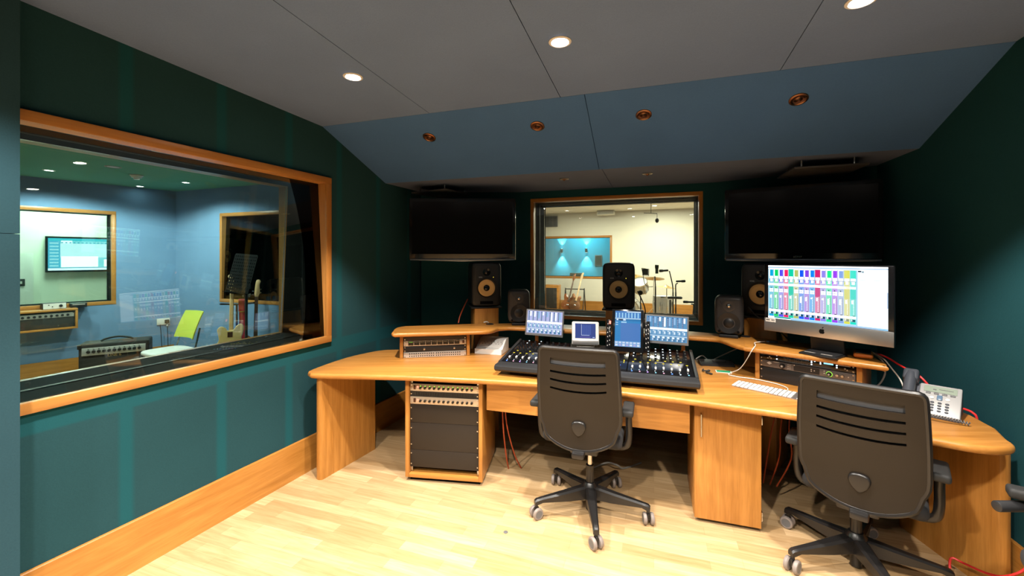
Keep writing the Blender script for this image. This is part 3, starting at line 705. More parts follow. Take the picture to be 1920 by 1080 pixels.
# ------------------------------------------------------------------ loudspeakers
def monitor_speaker(label, loc, rz, group):
    t = thing('studio_speaker', label, 'speaker', loc, rz, group)
    w, h, d = .262, .385, .30
    pts = []
    for i in range(24):
        a = 2*PI*i/24; ca, sa = math.cos(a), math.sin(a)
        pts.append((math.copysign(abs(ca)**.26, ca)*w/2*(1+.02*abs(sa)), math.copysign(abs(sa)**.24, sa)*h/2))
    MB().prism(pts, 0, d, c=(0, d, h/2+.012), rot=(PI/2, 0, 0), bev=.018, seg=4).obj('cabinet', 'satin', t)
    MB().prism([(x*.80, y*.90) for x, y in pts], 0, .004, c=(0, 0.002, h/2+.012), rot=(PI/2, 0, 0), bev=.002).obj('baffle', 'blackm', t)
    q = MB().lathe([(.088, 0), (.090, .006), (.084, .010), (.078, .004), (.074, .0)], n=40).obj('surround', 'rubber', t); q.location = (0, -.001, .175); q.rotation_euler = (PI/2, 0, 0)
    q2 = MB().lathe([(.0735, .003), (.060, .0085), (.058, .008), (.026, -.002+.004), (.0, .002)], n=40).obj('woofer_cone', 'cone', t); q2.location = (0, -.0022, .175); q2.rotation_euler = (PI/2, 0, 0)
    q3 = MB().lathe([(.0275, .0035), (.024, .011), (.012, .017), (0, .018)], n=28).obj('dust_cap', 'gloss', t); q3.location = (0, -.0022, .175); q3.rotation_euler = (PI/2, 0, 0)
    q4 = MB().lathe([(.034, 0), (.034, .003), (.017, .0005), (.0155, .002), (.008, .007), (0, .008)], n=28).obj('tweeter', 'gloss', t); q4.location = (0, -.0022, .312); q4.rotation_euler = (PI/2, 0, 0)
    MB().box((0, -.004, .045), (.115, .005, .030), bev=.002).obj('port', 'black', t)
    MB().box((0, -.006, .030), (.118, .006, .005), bev=.002).obj('port_lip', 'dark', t)
    text('badge', 'KRK', .017, 'alu', t, (-.052, -.003, .268))
    MB().sph((.060, -.002, .268), .0032, 8).obj('power_light', 'led_y', t)
    return t
def pedestal(label, loc, rz, top):
    t = thing('speaker_pedestal', label, 'pedestal', (loc[0], loc[1], 0), rz, 'oak pedestals under the black speakers')
    MB().box((0, .14, top/2), (.21, .30, top-.002), bev=.004).obj('column', 'woodz', t)
    MB().box((0, .14, top+.004), (.27, .31, .012), bev=.004).obj('isolation_pad', 'rubber', t)
    return t
PT = 1.075
for (x, y, a, w1, w2) in ((-.222, 3.68, R(12), 'oak pedestal behind the left end of the raised shelf', 'black speaker with yellow cone below left television'),
                          (.885, 3.50, R(-16), 'oak pedestal in front of the front window', 'black speaker with yellow cone in front of the front window'),
                          (1.80, 3.055, R(-46), 'oak pedestal behind the large computer screen', 'black speaker with yellow cone half hidden behind the large computer screen')):
    pedestal(w1, (x, y), a, PT)
    monitor_speaker(w2, (x, y, PT+.0005), a, 'black speakers with yellow cones')
def small_speaker(label, loc, rz):
    t = thing('desk_speaker', label, 'speaker', loc, rz, 'small graphite speakers on the raised shelf')
    w, h, d = .185, .275, .17
    pts = []
    for i in range(28):
        a = 2*PI*i/28; ca, sa = math.cos(a), math.sin(a)
        pts.append((math.copysign(abs(ca)**.32, ca)*w/2, math.copysign(abs(sa)**.28, sa)*h/2))
    MB().prism(pts, 0, d, c=(0, d, h/2+.022), rot=(PI/2, 0, 0), bev=.03, seg=4).obj('cabinet', 'gen', t)
    q = MB().lathe([(.071, 0), (.073, .005), (.067, .004), (.035, -.002), (.03, .002), (.018, .007), (0, .009)], n=36).obj('woofer', 'blackm', t); q.location = (0, -.001, .105); q.rotation_euler = (PI/2, 0, 0)
    q = MB().lathe([(.042, .0), (.036, .002), (.018, -.001), (.014, .002), (0, .006)], n=28).obj('waveguide', 'gen', t); q.location = (0, -.001, .228); q.rotation_euler = (PI/2, 0, 0)
    q = MB().lathe([(.013, .002), (.009, .006), (0, .0075)], n=20).obj('tweeter', 'chrome', t); q.location = (0, -.0012, .228); q.rotation_euler = (PI/2, 0, 0)
    m = MB()
    for s in (-1, 1): m.cyl((s*.06, -.001, .045), .009, .003, (PI/2, 0, 0), 16)
    m.obj('port', 'black', t)
    MB().prism([(-.06, -.0), (.06, 0), (.05, .12), (-.05, .12)], 0, .022, bev=.005).obj('stand_foot', 'blackm', t)
SH = TOP+RZ1+.0006
small_speaker('small graphite speaker on the shelf left of the front window', (.06, 3.525, SH), R(2))
small_speaker('small graphite speaker on the shelf right of the front window', (1.535, 2.985, SH), R(-30))

# ------------------------------------------------------------------ televisions
def television(label, loc, rz, stand=None):
    t = thing('television', label, 'television', loc, rz, 'wall-mounted televisions')
    w, h = .935, .545
    MB().box((0, .025, h/2), (w, .05, h), bev=.008).obj('housing', 'gloss', t)
    MB().box((0, -.0008, h/2+.012), (w-.055, .002, h-.085)).obj('screen_glass', 'tvglass', t, smooth=0)
    m = MB(); pr = [(-w/2+.01, 0), (-w*.3, -.003), (0, -.012), (w*.3, -.003), (w/2-.01, 0), (w/2-.01, .014), (-w/2+.01, .014)]
    m.prism(pr, -.004, .012, c=(0, .004, .0), rot=(PI/2, 0, 0), bev=.002); m.obj('chrome_bar', 'alubar', t)
    text('badge', 'SONY', .02, 'steel', t, (0, -.002, .030))
    MB().box((0, .10, h*.5), (.30, .10, .24), bev=.004).obj('wall_bracket', 'blackm', t)
    return t
television('wall-hung black television left of the front window', (-.435, 3.70, 1.492), R(1.5))
television('wall-hung black television right of the front window, above the computer screen', (2.040, 3.010, 1.492), R(-32.6))
# ------------------------------------------------------------------ the all-in-one computer
imz = 1.040
im = thing('desktop_computer', 'large silver all-in-one computer with bright mixer display on raised shelf', 'computer', (1.812, 2.462, SH), R(-57.2))
p = MB().box((0, .011, .315), (.650, .020, .428), bev=.007, seg=3).obj('display_panel', 'gloss', im)
MB().box((0, .0, .1415), (.646, .006, .081), bev=.002).obj('chin', 'alu', im)
MB().box((0, .026, .32), (.60, .016, .38), bev=.006).obj('rear_shell', 'alu', im)
def daw():
    rr = random.Random(5); r = [(0, 0, 1, 1, lin(235, 245, 255, 1.5))]
    Wt = lin(250, 253, 255, 2.0)
    r.append((0, .955, 1, .975, lin(150, 185, 215))); r.append((0, .975, 1, 1, Wt)); r.append((0, .03, .775, .94, lin(175, 215, 235)))
    cols = [(0, 150, 200), (0, 190, 90), (80, 70, 220), (220, 30, 90), (0, 190, 150), (165, 175, 95), (10, 80, 225), (120, 60, 205), (0, 120, 225), (195, 25, 100), (130, 120, 215), (0, 215, 130), (140, 60, 220), (120, 150, 210), (200, 200, 70), (0, 205, 180)]
    n = 16; w = .765/n
    for i, c in enumerate(cols):
        x = .008+i*w; a, b = x+.0015, x+w-.0015
        pale = tuple(int(.45*q+.55*225) for q in c); wide = i in (4, 9, 14, 15)
        r.append((a, .075, b, .93, lin(*pale)))
        r.append((a if wide else a+.006, .80, b if wide else b-.006, .935, lin(*c, 1.1)))
        if not wide: r += [(a, .80, a+.007, .93, Wt), (a+.006, .925, b-.004, .94, Wt)]
        r += [(a+.004, .755, b-.004, .80, Wt), (a, .745, b, .752, lin(70, 90, 140)), (a+.010, .70, b-.010, .745, Wt), (a+.002, .705, a+.012, .735, lin(*c))]
        if wide: r.append((a, .46, b, .62, lin(*[int(.7*q+60) for q in c])))
        else:
            r += [(a+.017, .575, a+.025, .592, lin(30, 60, 50))]
            for k in range(2): r += [(a+.005, .505+k*.035, a+.020, .530+k*.035, Wt), (a+.024, .505+k*.035, b-.005, .530+k*.035, Wt)]
        r += [(b-.014, .19, b-.004, .47, lin(*[int(.3*q+130) for q in c])), (a+.010, .37+rr.uniform(-.04, .05), a+.022, .44, Wt)]
        for k in range(11): r.append((a+.024, .20+k*.024, b-.016, .208+k*.024, Wt))
        r += [(a+.018, .180, b-.008, .190, lin(20, 45, 60)), (a, .135, b, .175, Wt), (a+.006, .085, b-.006, .125, lin(0, 75, 95)), (a+.008, .095, a+.016, .125, Wt), (a, .045, b, .082, lin(*c, 1.1))]
    r.append((0, .625, .77, .665, Wt))
    r += [(0, .02, .06, .035, Wt), (.06, .015, .22, .04, lin(0, 160, 140)), (.17, .018, .20, .03, lin(10, 60, 60)), (.22, .0, 1, .03, lin(150, 200, 235)), (.775, .03, .782, .94, lin(140, 190, 215))]
    r += [(.785, .91, .81, .935, lin(20, 40, 60)), (.812, .90, .83, .93, lin(140, 160, 170)), (.785, .84, .995, .843, lin(120, 130, 140)), (.785, .78, .995, .784, lin(70, 100, 130)), (.785, .68, .99, .684, lin(140, 160, 180)), (.995, .35, 1, .6, lin(120, 160, 205)), (.7, .0, .93, .02, lin(160, 185, 215)), (.8, .96, .99, .97, lin(200, 215, 230))]
    return r
screen('display', daw(), .597, .336, p, (0, .0004, .352), (PI/2, 0, 0), M['scrb'])
# fruit mark on the chin
def fruit(c, s):
    pts = []
    for i in range(36):
        a = PI/2+2*PI*i/36
        r = 1-.16*abs(math.cos(a))*0
        x, y = math.cos(a)*.86, math.sin(a)*.92
        if y > 0: y -= .22*math.exp(-(x/.22)**2)
        else: y += .14*math.exp(-(x/.22)**2)
        dx, dy = x-1.02, y-.12
        if dx*dx+dy*dy < .42**2:
            L = math.hypot(dx, dy) or 1; x, y = 1.02+dx/L*.42, .12+dy/L*.42
        pts.append((x*s, y*s))
    return pts
m = MB(); m.prism(fruit(None, .0165), 0, .001, (0, -.0033, .139), (PI/2, 0, 0))
m.prism([(0, 0), (.004, .0015), (.0075, .006), (.008, .010), (.004, .009), (.0008, .005)], 0, .001, (.0005, -.0033, .1560), (PI/2, 0, 0)); m.obj('fruit_mark', 'black', im, smooth=0)
st = MB().box((-.283, -.0036, .171), (.060, .0012, .024)).obj('sticker', 'white', im, smooth=0)
m = MB()
for i, (x, w) in enumerate(((-.305, .008), (-.298, .003), (-.292, .006), (-.276, .004), (-.269, .006), (-.262, .004))): m.box((x, -.0044, .172), (w, .0006, .009))
m.obj('sticker_print', 'grey', st, smooth=0)
MB().prism([(.03, .30), (.045, .30), (.085, .02), (.085, .010), (-.055, .010), (-.055, .014), (.068, .016)], -.085, .085, rot=(PI/2, 0, PI/2), bev=.002).obj('stand', 'dark', im)
MB().box((0, .01, .005), (.19, .15, .0098), bev=.002).obj('foot_plate', 'blackm', im)  # black puts the shade on the computer's foot into its colour
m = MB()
for x in (-.045, .04): m.box((x, -.045, .0152), (.055, .014, .0012))  # pale strips stand for painted highlights on the shaded foot
m.obj('foot_highlight', 'silver', im, smooth=0)
# keyboard
kb = thing('keyboard', 'slim white computer keyboard lying on the desk beside the right chair', 'keyboard', (1.478, 2.404, TOP+.0005), R(-48.5))
MB().prism([(0, 0), (.115, 0), (.115, .012), (0, .004)], -.215, .215, c=(0, -.0, 0), rot=(PI/2, 0, PI/2), bev=.0015).obj('case', 'alu', kb)
m = MB(); m2 = MB(); tl = math.atan2(.008, .115)
for r in range(6):
    for c in range(19):
        if c in (14,) or (c in (15, 16) and False): continue
        x = -.205+c*.0225+.0; y = .011+r*.0182
        if r == 0 and 3 < c < 9:
            if c == 6: m.box((x, y, .0055+y*.07), (.105, .0155, .004), (tl, 0, 0), bev=.001)
            continue
        m.box((x, y, .0055+y*.07), (.0178, .0142 if r < 5 else .009, .004), (tl, 0, 0), bev=.001)
m.obj('key_field', 'keys', kb, smooth=0); m2.b.free()
# portable drive
t = thing('portable_drive', 'orange rubber-edged portable drive at the right end of the raised shelf', 'hard drive', (2.018, 2.42, SH), R(-41))
MB().box((0, .0, .0145), (.088, .13, .026), bev=.012, seg=3).obj('bumper', 'orange', t)
MB().box((0, .004, .030), (.066, .115, .007), bev=.002).obj('case', 'dark', t)
t = thing('plug_adapter', 'small black dongle with a blue plug where the white cable ends', 'adapter', (1.725, 2.815, SH), R(-25))
MB().box((.02, 0, .007), (.05, .022, .013), bev=.003).obj('body', 'blackm', t); MB().box((-.014, 0, .008), (.016, .014, .008), bev=.001).obj('plug', 'led_b' if False else 'pblue', t)
def cable(name, label, pts, r, mat, cat='cable', group=None): return tag(MB().tube(pts, r, 8).obj(name, mat), label, cat, group)
cable('white_cable', 'thin white cable from dongle on the shelf down to the keyboard', [(1.692, 2.822, SH+.008), (1.60, 2.775, SH+.010), (1.545, 2.675, SH+.012), (1.508, 2.65, SH-.015), (1.50, 2.70, SH-.09), (1.49, 2.76, SH-.16), (1.462, 2.82, TOP+.010), (1.437, 2.79, TOP+.0055), (1.48, 2.74, TOP+.0045), (1.56, 2.69, TOP+.0045), (1.625, 2.60, TOP+.0045), (1.642, 2.52, TOP+.0045), (1.61, 2.46, TOP+.0065)], .0028, 'whitec')
# green card and black gadget
t = thing('green_card', 'green card with white edge lying on desk right of the console', 'card', (1.446, 2.88, TOP+.0004), R(-21))
MB().box((0, 0, .0012), (.098, .058, .0024)).obj('card', 'white', t, smooth=0); MB().box((0, .001, .0028), (.086, .046, .0008)).obj('printed_face', 'green', t, smooth=0)
t = thing('black_adapter', 'low black wedge-shaped device on desk behind the green card', 'device', (1.475, 3.02, TOP+.0004), R(-12))
MB().prism([(0, 0), (.10, 0), (.10, .026), (.07, .034), (0, .012)], -.115, .115, rot=(PI/2, 0, PI/2), bev=.004).obj('body', 'blackm', t)
MB().box((.02, .05, .031), (.09, .03, .004), (-.1+.35, 0, 0), bev=.001).obj('slot', 'dark', t)
cable('black_lead', 'short black plug lead curled on desk at the right corner of the console', [(1.325, 2.92, TOP+.007), (1.30, 2.87, TOP+.012), (1.335, 2.85, TOP+.016), (1.345, 2.89, TOP+.008), (1.31, 2.84, TOP+.008), (1.33, 2.80, TOP+.008)], .0048, 'rubber')
cable('grey_cable', 'grey cable looping over the desk behind the black wedge device', [(1.36, 3.12, TOP+.03), (1.42, 3.14, TOP+.05), (1.47, 3.13, TOP+.012), (1.55, 3.15, TOP+.04), (1.68, 3.10, TOP+.12), (1.74, 3.06, TOP+.14)], .004, 'greyc')
# desk telephone
ph = thing('desk_telephone', 'silver and grey desk telephone with black handset at right end of desk', 'telephone', (2.088, 2.105, TOP+.0005), R(-50))
B_ = R(52)
base = MB().prism([(-.06, 0), (.11, 0), (.10, .10), (.085, .125), (-.062, .010)], -.108, .108, rot=(PI/2, 0, PI/2), bev=.006).obj('body', 'phoned', ph)
fa = math.atan2(.115, .147)
fp = MB().box((0, 0, .004), (.150, .186, .010), bev=.006, seg=3).obj('faceplate', 'phone', ph); fp.location = (.033, .012, .0765-.007); fp.rotation_euler = (fa, 0, 0)
l = MB().box((0, .062, .0095), (.118, .036, .003)).obj('display', 'lcd', fp, smooth=0)
MB().box((-.02, .060, .0115), (.012, .006, .001)).obj('display_text', 'grey', l, smooth=0); MB().box((.02, .064, .0115), (.05, .003, .001)).obj('display_text', 'grey', l, smooth=0)
m = MB()
for i in range(4): m.box((-.042+i*.029, .036, .010), (.018, .010, .005), bev=.002)
m.obj('soft_key', 'grey', fp)
MB().box((0, .012, .011), (.020, .030, .006), bev=.004).obj('scroll_key', 'pblue', fp)
m = MB()
for s in (-1, 1): m.lathe([(.008, 0), (.008, .003), (0, .003)], (s*.028, .008, .009), n=12)
m.obj('round_key', 'white', fp)
m = MB()
for r in range(4):
    for c in range(3): m.sph((-.024+c*.026, -.020-r*.0165, .0105), .0078, 10, (1, .72, .55))
m.obj('keypad', 'phoned', fp)
hs = MB(); hs.tube([(-.078, -.080, .045), (-.078, -.05, .075), (-.078, .0, .110), (-.078, .06, .155), (-.078, .085, .168)], .024, 12); 
hs.box((-.078, -.066, .034), (.058, .06, .042), (fa, 0, 0), bev=.012, seg=3); hs.box((-.078, .085, .158), (.062, .07, .055), (fa, 0, 0), bev=.013, seg=3)
hs.obj('handset', 'phoned', ph)
pts = []
for i in range(150):
    a = i*.9; u = i/149
    px = -.06+u*.20; py = -.088-.022*math.sin(u*PI*1.2)
    pts.append((px, py+.0075*math.cos(a), .0105+.0075*math.sin(a)+.014*math.sin(u*PI)))
MB().tube(pts, .0022, 5, smooth=False).obj('coiled_cord', 'grey', ph)
# loose cables on the right
cable('red_cable', 'red cable running from the shelf end behind the telephone and off the desk edge', [(2.12, 2.50, SH+.01), (2.17, 2.45, SH-.005), (2.185, 2.36, SH-.04), (2.175, 2.25, .885), (2.20, 2.20, .82), (2.255, 2.20, .765), (2.285, 2.15, .752), (2.296, 2.10, .744), (2.303, 2.085, .70), (2.302, 2.08, .5), (2.298, 2.07, .26)], .0052, 'red')
cable('white_cable', 'thin white cable hanging from the computer toward the telephone', [(2.105, 2.47, SH+.02), (2.115, 2.40, SH-.005), (2.11, 2.34, .90), (2.105, 2.28, .85), (2.11, 2.26, .79), (2.15, 2.26, TOP+.006)], .0036, 'whitec')
cable('grey_cable', 'grey cable hanging in a loop off the right end of the raised shelf', [(2.11, 2.50, SH+.02), (2.135, 2.45, SH-.01), (2.145, 2.42, .88), (2.13, 2.43, .80), (2.08, 2.45, TOP+.006)], .0045, 'greyc')
cable('red_cable', 'red cable looping in front of the right end panel near the floor', [(2.06, 1.97, .0055), (2.085, 2.005, .02), (2.105, 2.02, .076), (2.127, 1.985, .078), (2.118, 1.89, .106), (2.10, 1.805, .152), (2.125, 1.765, .198), (2.180, 1.775, .222), (2.218, 1.80, .20), (2.222, 1.82, .10), (2.21, 1.80, .012)], .005, 'red')
cable('red_cable', 'red cable rising along the right baseboard beside the end panel', [(2.236, 1.90, .01), (2.243, 1.93, .12), (2.25, 1.955, .24), (2.265, 1.99, .33)], .005, 'red')
for i, (x, y, dx) in enumerate(((-.065, 2.90, .02), (-.045, 2.905, .055))):
    cable('orange_cable', ('straight orange cable hanging under the desk right of the rack cabinet', 'curved orange cable hanging under the desk right of the rack cabinet')[i], [(x, y, .66), (x, y+.005, .45), (x+dx*.35, y+.03, .3), (x+dx*1.2, y+.07, .12), (x+dx*2, y+.12, .006)], .005, 'ocable', group='orange cables under the desk')
cable('black_cable', 'black cable drooping under the middle of the desk', [(.25, 2.95, .6), (.30, 2.98, .35), (.42, 3.0, .2), (.55, 3.0, .28), (.62, 2.98, .5)], .005, 'rubber')
cable('grey_cable', 'grey cable lying on the floor far under the desk', [(.55, 3.0, .006), (.68, 3.05, .03), (.74, 2.98, .05), (.80, 3.02, .006), (.95, 3.1, .006)], .006, 'greyc')
for i in range(3):
    x, y = 1.60+i*.03, 2.60-i*.02
    cable('orange_cable', ('orange cable hanging right of the cupboard, nearest its hinges', 'orange cable hanging right of the cupboard, middle of three', 'orange cable hanging right of the cupboard, farthest from its hinges')[i], [(x+.05, y+.02, .66), (x+.03, y, .58), (x-.01+.01*i, y-.02, .46), (x-.03+.03*i, y-.01, .30), (x-.02, y+.05, .10)], .0042, 'ocable', group='orange cables right of the cupboard')
cable('orange_cable', 'orange cable rising from the shelf behind the left speaker', [(-.46, 3.62, SH+.006), (-.452, 3.66, SH+.06), (-.43, 3.74, 1.07), (-.40, 3.80, 1.14)], .0055, 'ocable')
cable('black_cable', 'black cable curling from behind the speaker in front of the window', [(1.03, 3.46, 1.24), (1.065, 3.44, 1.16), (1.085, 3.43, 1.08), (1.075, 3.45, 1.0)], .0045, 'rubber')
cable('black_cable', 'black cable drooping beside the pedestal behind the computer', [(1.70, 3.03, 1.16), (1.74, 2.99, 1.10), (1.80, 2.93, 1.06), (1.88, 2.86, SH+.01)], .0045, 'rubber')
cable('white_cable', 'short white cable end poking from the left shelf grommet', [(-.20, 3.60, SH+.012), (-.215, 3.59, SH+.022), (-.24, 3.58, SH+.018)], .005, 'whitec')
tag(MB().lathe([(.012, 0), (.012, .0015), (.009, .0025), (0, .0025)], n=20).obj('floor_disc', 'grey'), 'tiny grey disc lying on the floor left of the near chair', 'disc', loc=(-.035, 2.327, .0003))

# ------------------------------------------------------------------ office chairs
def office_chair(label, loc, rz, base_deg, dz=0., ox=0., pad=(-.17, .015), lever=False):
    t = thing('office_chair', label, 'chair', (loc[0], loc[1], 0), rz, 'black office chairs')
    # five-star base with twin-wheel casters
    m = MB(); m.lathe([(.045, .085), (.05, .10), (.046, .155), (.030, .175), (0, .175)], n=24); m.cyl((0, 0, .075), .024, .13, n=16)
    m.obj('base_hub', 'chairb', t)
    legp = cas = None
    for k in range(5):
        a = R(base_deg+72*k)-rz
        if legp is None:
            b = bmesh.new(); m = MB(); rings = []
            for r, z0, z1, w in ((.03, .085, .158, .030), (.14, .085, .140, .026), (.30, .092, .118, .017), (.335, .080, .112, .0165), (.345, .078, .104, .015)):
                rings.append([m.b.verts.new(p) for p in ((r, -w, z0), (r, w, z0), (r, w, z1-.008), (r, w*.55, z1), (r, -w*.55, z1), (r, -w, z1-.008))])
            for p, q in zip(rings, rings[1:]):
                for i in range(6): m.b.faces.new((p[i], p[(i+1) % 6], q[(i+1) % 6], q[i]))
            m.b.faces.new(rings[0][::-1]); m.b.faces.new(rings[-1]); b.free()
            m.cyl((.333, 0, .073), .009, .04, n=12)
            legp = m.obj('base_leg', 'chairb', t, smooth=30); legp.rotation_euler = (0, 0, a)
            cas = MB().box((0, 0, .046), (.03, .014, .04), bev=.005).obj('caster', 'chairb', t)
            c = cas
            for s in (-1, 1):
                w = MB().lathe([(0, .010), (.020, .010), (.024, .012), (.030, .010), (.0325, .004), (.0325, -.004), (.028, -.009), (0, -.009)], n=28).obj('wheel', 'castor', cas); w.location = (0, s*.019, .0328); w.rotation_euler = (-s*PI/2, 0, 0)
                MB().lathe([(.022, 0), (.022, .0012), (0, .0012)], c=(0, s*.0292, .0328), rot=(-s*PI/2, 0, 0)).obj('wheel_cap', 'grey', cas)
        else:
            l = dup(legp, t); l.rotation_euler = (0, 0, a); c = dup(cas, t)
        c.location = (.335*math.cos(a), .335*math.sin(a), 0); c.rotation_euler = (0, 0, a+(.5, 1.9, .8, 2.4, .3)[k])
    zs = .455+dz
    MB().cyl((0, 0, .215), .0235, .12, n=20).obj('gas_lift_sleeve', 'chairb', t)
    MB().cyl((0, 0, (.275+zs-.06)/2), .0135, zs-.06-.275, n=20).obj('gas_lift', 'chrome', t)
    m = MB(); m.box((ox*.5, -.02, zs-.045), (.16, .24, .045), bev=.012); m.box((ox, -.165, zs-.035), (.07, .14, .035), bev=.01)
    m.obj('tilt_mechanism', 'chairb', t)
    MB().box((ox, .075, zs+.008), (.46, .40, .07), bev=.03, seg=4).obj('seat', 'chairf', t)
    # backrest: moulded shell with four slots, a rim and a shield-shaped boss
    zb0, H_ = zs-.02, .578
    us = [-1, -.985, -.95, -.90, -.8, -.70, -.60, -.45, -.3, -.15, 0, .15, .3, .45, .60, .70, .8, .90, .95, .985, 1]
    slots = [(.833, .900), (.748, .771), (.663, .685), (.574, .596)]
    vs = [0, .015, .05, .10, .18, .26, .34, .42, .5, .574, .596, .63, .663, .685, .715, .748, .771, .805, .833, .900, .93, .96, .985, 1]
    def pt(u, v, off=0):
        w = .226-.012*v+.004*math.sin(v*PI)
        if v < .16: w -= .020*(1-v/.16)**2
        au = abs(u)
        zb = .075*au**2.2 + (.050*((au-.86)/.14)**2 if au > .86 else 0)
        zt = H_-(.028*(1-math.sqrt(max(0, 1-((au-.90)/.10)**2))) if au > .90 else 0)
        z = zb+(zt-zb)*v; x = u*w
        y = -.200+.28*x*x*(1.0-.3*v)-.055*(z/H_)+.035*math.sin(PI*min(1, z/.36))*0.6+off
        return Vector((ox+x, y, zb0+z))
    m = MB(); g = {}
    for s_, off in ((0, 0), (1, .018)):
        for i, u in enumerate(us):
            for j, v in enumerate(vs): g[s_, i, j] = m.b.verts.new(pt(u, v, off))
    def hole(i, j):
        return us[i] >= -.705 and us[i+1] <= .705 and any(abs(vs[j]-a) < 1e-6 for a, _ in slots)
    I, J = len(us)-1, len(vs)-1
    for i in range(I):
        for j in range(J):
            if hole(i, j): continue
            m.b.faces.new([g[0, i, j], g[0, i+1, j], g[0, i+1, j+1], g[0, i, j+1]]); m.b.faces.new([g[1, i, j+1], g[1, i+1, j+1], g[1, i+1, j], g[1, i, j]])
            for di, dj, e in ((-1, 0, ((i, j), (i, j+1))), (1, 0, ((i+1, j), (i+1, j+1))), (0, -1, ((i, j), (i+1, j))), (0, 1, ((i, j+1), (i+1, j+1)))):
                ii, jj = i+di, j+dj
                if not (0 <= ii < I and 0 <= jj < J) or hole(ii, jj):
                    (a, b), (c, d) = e; m.b.faces.new([g[0, a, b], g[0, c, d], g[1, c, d], g[1, a, b]])
    bmesh.ops.recalc_face_normals(m.b, faces=m.b.faces)
    back = m.obj('backrest', 'chairp', t, smooth=35)
    edge = [pt(u, 1, .009) for u in us]+[pt(1, v, .009) for v in vs[::-1][1:]]+[pt(u, 0, .009) for u in us[::-1][1:]]+[pt(-1, v, .009) for v in vs[1:]]
    MB().tube(edge, .0125, 8, smooth=False).obj('rim', 'chairb', back)
    m = MB()                                       # the upholstered pad in front of the shell, seen through the slots
    gg = {}
    for i, u in enumerate((-.86, -.6, -.3, 0, .3, .6, .86)):
        for j, v in enumerate((.08, .3, .5, .7, .9)):
            for s_, off in ((0, .0215), (1, .050)): gg[s_, i, j] = m.b.verts.new(pt(u, v, off))
    for i in range(6):
        for j in range(4):
            m.b.faces.new([gg[0, i, j], gg[0, i+1, j], gg[0, i+1, j+1], gg[0, i, j+1]]); m.b.faces.new([gg[1, i, j+1], gg[1, i+1, j+1], gg[1, i+1, j], gg[1, i, j]])
    for i in range(6):
        for j in (0, 4): m.b.faces.new([gg[0, i, j], gg[0, i+1, j], gg[1, i+1, j], gg[1, i, j]])
    for j in range(4):
        for i in (0, 6): m.b.faces.new([gg[0, i, j], gg[0, i, j+1], gg[1, i, j+1], gg[1, i, j]])
    bmesh.ops.recalc_face_normals(m.b, faces=m.b.faces); m.obj('back_pad', 'padgrey', back)
    q = pt(0, .215); m = MB()
    pr = [(0, .046), (.03, .040), (.042, .022), (.040, .0), (.026, -.026), (0, -.044), (-.026, -.026), (-.040, 0), (-.042, .022), (-.03, .040)]
    m.prism(smooth_poly([(x*.95, y*.95, 1) for x, y in pr]), 0, .02, c=(q.x, q.y+.004, q.z), rot=(PI/2, 0, 0), bev=.008, seg=3); m.obj('boss', 'chairb', back)
    for s in (-1, 1):
        m = MB(); x = ox+s*.262
        m.tube([(ox+s*.12, 0, zs-.045), (ox+s*.20, 0, zs-.05), (x-s*.012, -.01, zs-.03), (x, -.02, zs+.03), (x, -.03, zs+.12), (x, -.03, zs+.195)], .019, 10)
        a = m.obj('armrest', 'chairb', t)
        MB().box((x, (pad[0]+pad[1])/2, zs+.205), (.062, pad[1]-pad[0], .036), bev=.012, seg=3).obj('arm_pad', 'rubber', a)
        if lever and s > 0:
            MB().cyl((x-.003, .267, zs+.158), .0185, .16, (0, PI/2, -rz), 20, bev=.003).obj('arm_handle', 'dark', a)
    return t
office_chair('black office chair with slotted back standing in front of the mixing console', (.468, 2.53), R(-18.6), 264.9, 0, -.035)
office_chair('black office chair with slotted back standing at the desk beside the keyboard', (1.688, 2.068), R(-43), 185.5, -.062, .025)
office_chair('black office chair of which only an armrest end shows at the right edge', (1.844, 1.13), R(50.3), 40, .020, 0, (-.10, .295), True)

# ------------------------------------------------------------------ the booth behind the left window
BC = (-4.90, 6.141); BA0 = (-7.631, 2.382); BR1 = (-1.247, 4.793)
wb = (2.3, 4.0, .895, 2.128)
wall('wall_booth_left', BA0, BC, 0, 2.5, 0, .24, 'bluew', (wb[0]+.02, wb[1]-.02, wb[2]+.02, wb[3]-.02))
wr = (.92, 2.35, .90, 2.125)
wall('wall_booth_front', BC, BR1, 0, 2.5, 0, .24, 'bluew', (wr[0]+.02, wr[1]-.02, wr[2]+.02, wr[3]-.02))
wall('wall_booth_rear', (-3.75, -1.2), BA0, 0, 2.5, 0, .1, 'bluew')
m = MB().prism([(-.016, 0), (0, 0), (0, .254), (-.016, .254)], 0, 4.62, rot=(PI/2, 0, PI/2)); o = struct(m.obj('baseboard_booth', 'wood', smooth=0)); place(o, BA0, BC)
m = MB().prism([(-3.75, -1.2), (-1.2, 4.80), (-4.90, 6.16), (-7.66, 2.36)], 2.476, 2.52); struct(m.obj('ceiling_booth', 'greenc', smooth=0))
window('window_3', BA0, BC, wb, .045, (.02, .05), (.21, .20), (.235, .235), .236, 'glass')
window('window_4', BC, BR1, wr, .045, (.02, .06), (.21, .18), (.19, .16), .236, 'glass', True)
def disc_lamp(label, loc, group, r=.045):
    t = thing('ceiling_downlight', label, 'light', loc, 0, group)
    MB().lathe([(r*.8, -.004), (r, -.006), (r*1.15, 0), (r*.8, 0)], n=20).obj('bezel', 'white', t)
    MB().lathe([(0, -.002), (r*.8, -.002)], n=20).obj('lamp_face', 'lampb', t)
for (x, y), w in (((-5.10, 4.64), 'lit booth ceiling light seen through left window, farthest left'), ((-5.02, 5.686), 'small lit booth ceiling light straight below the smoke detector in view'), ((-4.18, 5.40), 'small lit booth ceiling light right of the smoke detector')):
    disc_lamp(w, (x, y, 2.4755), 'booth ceiling lights')
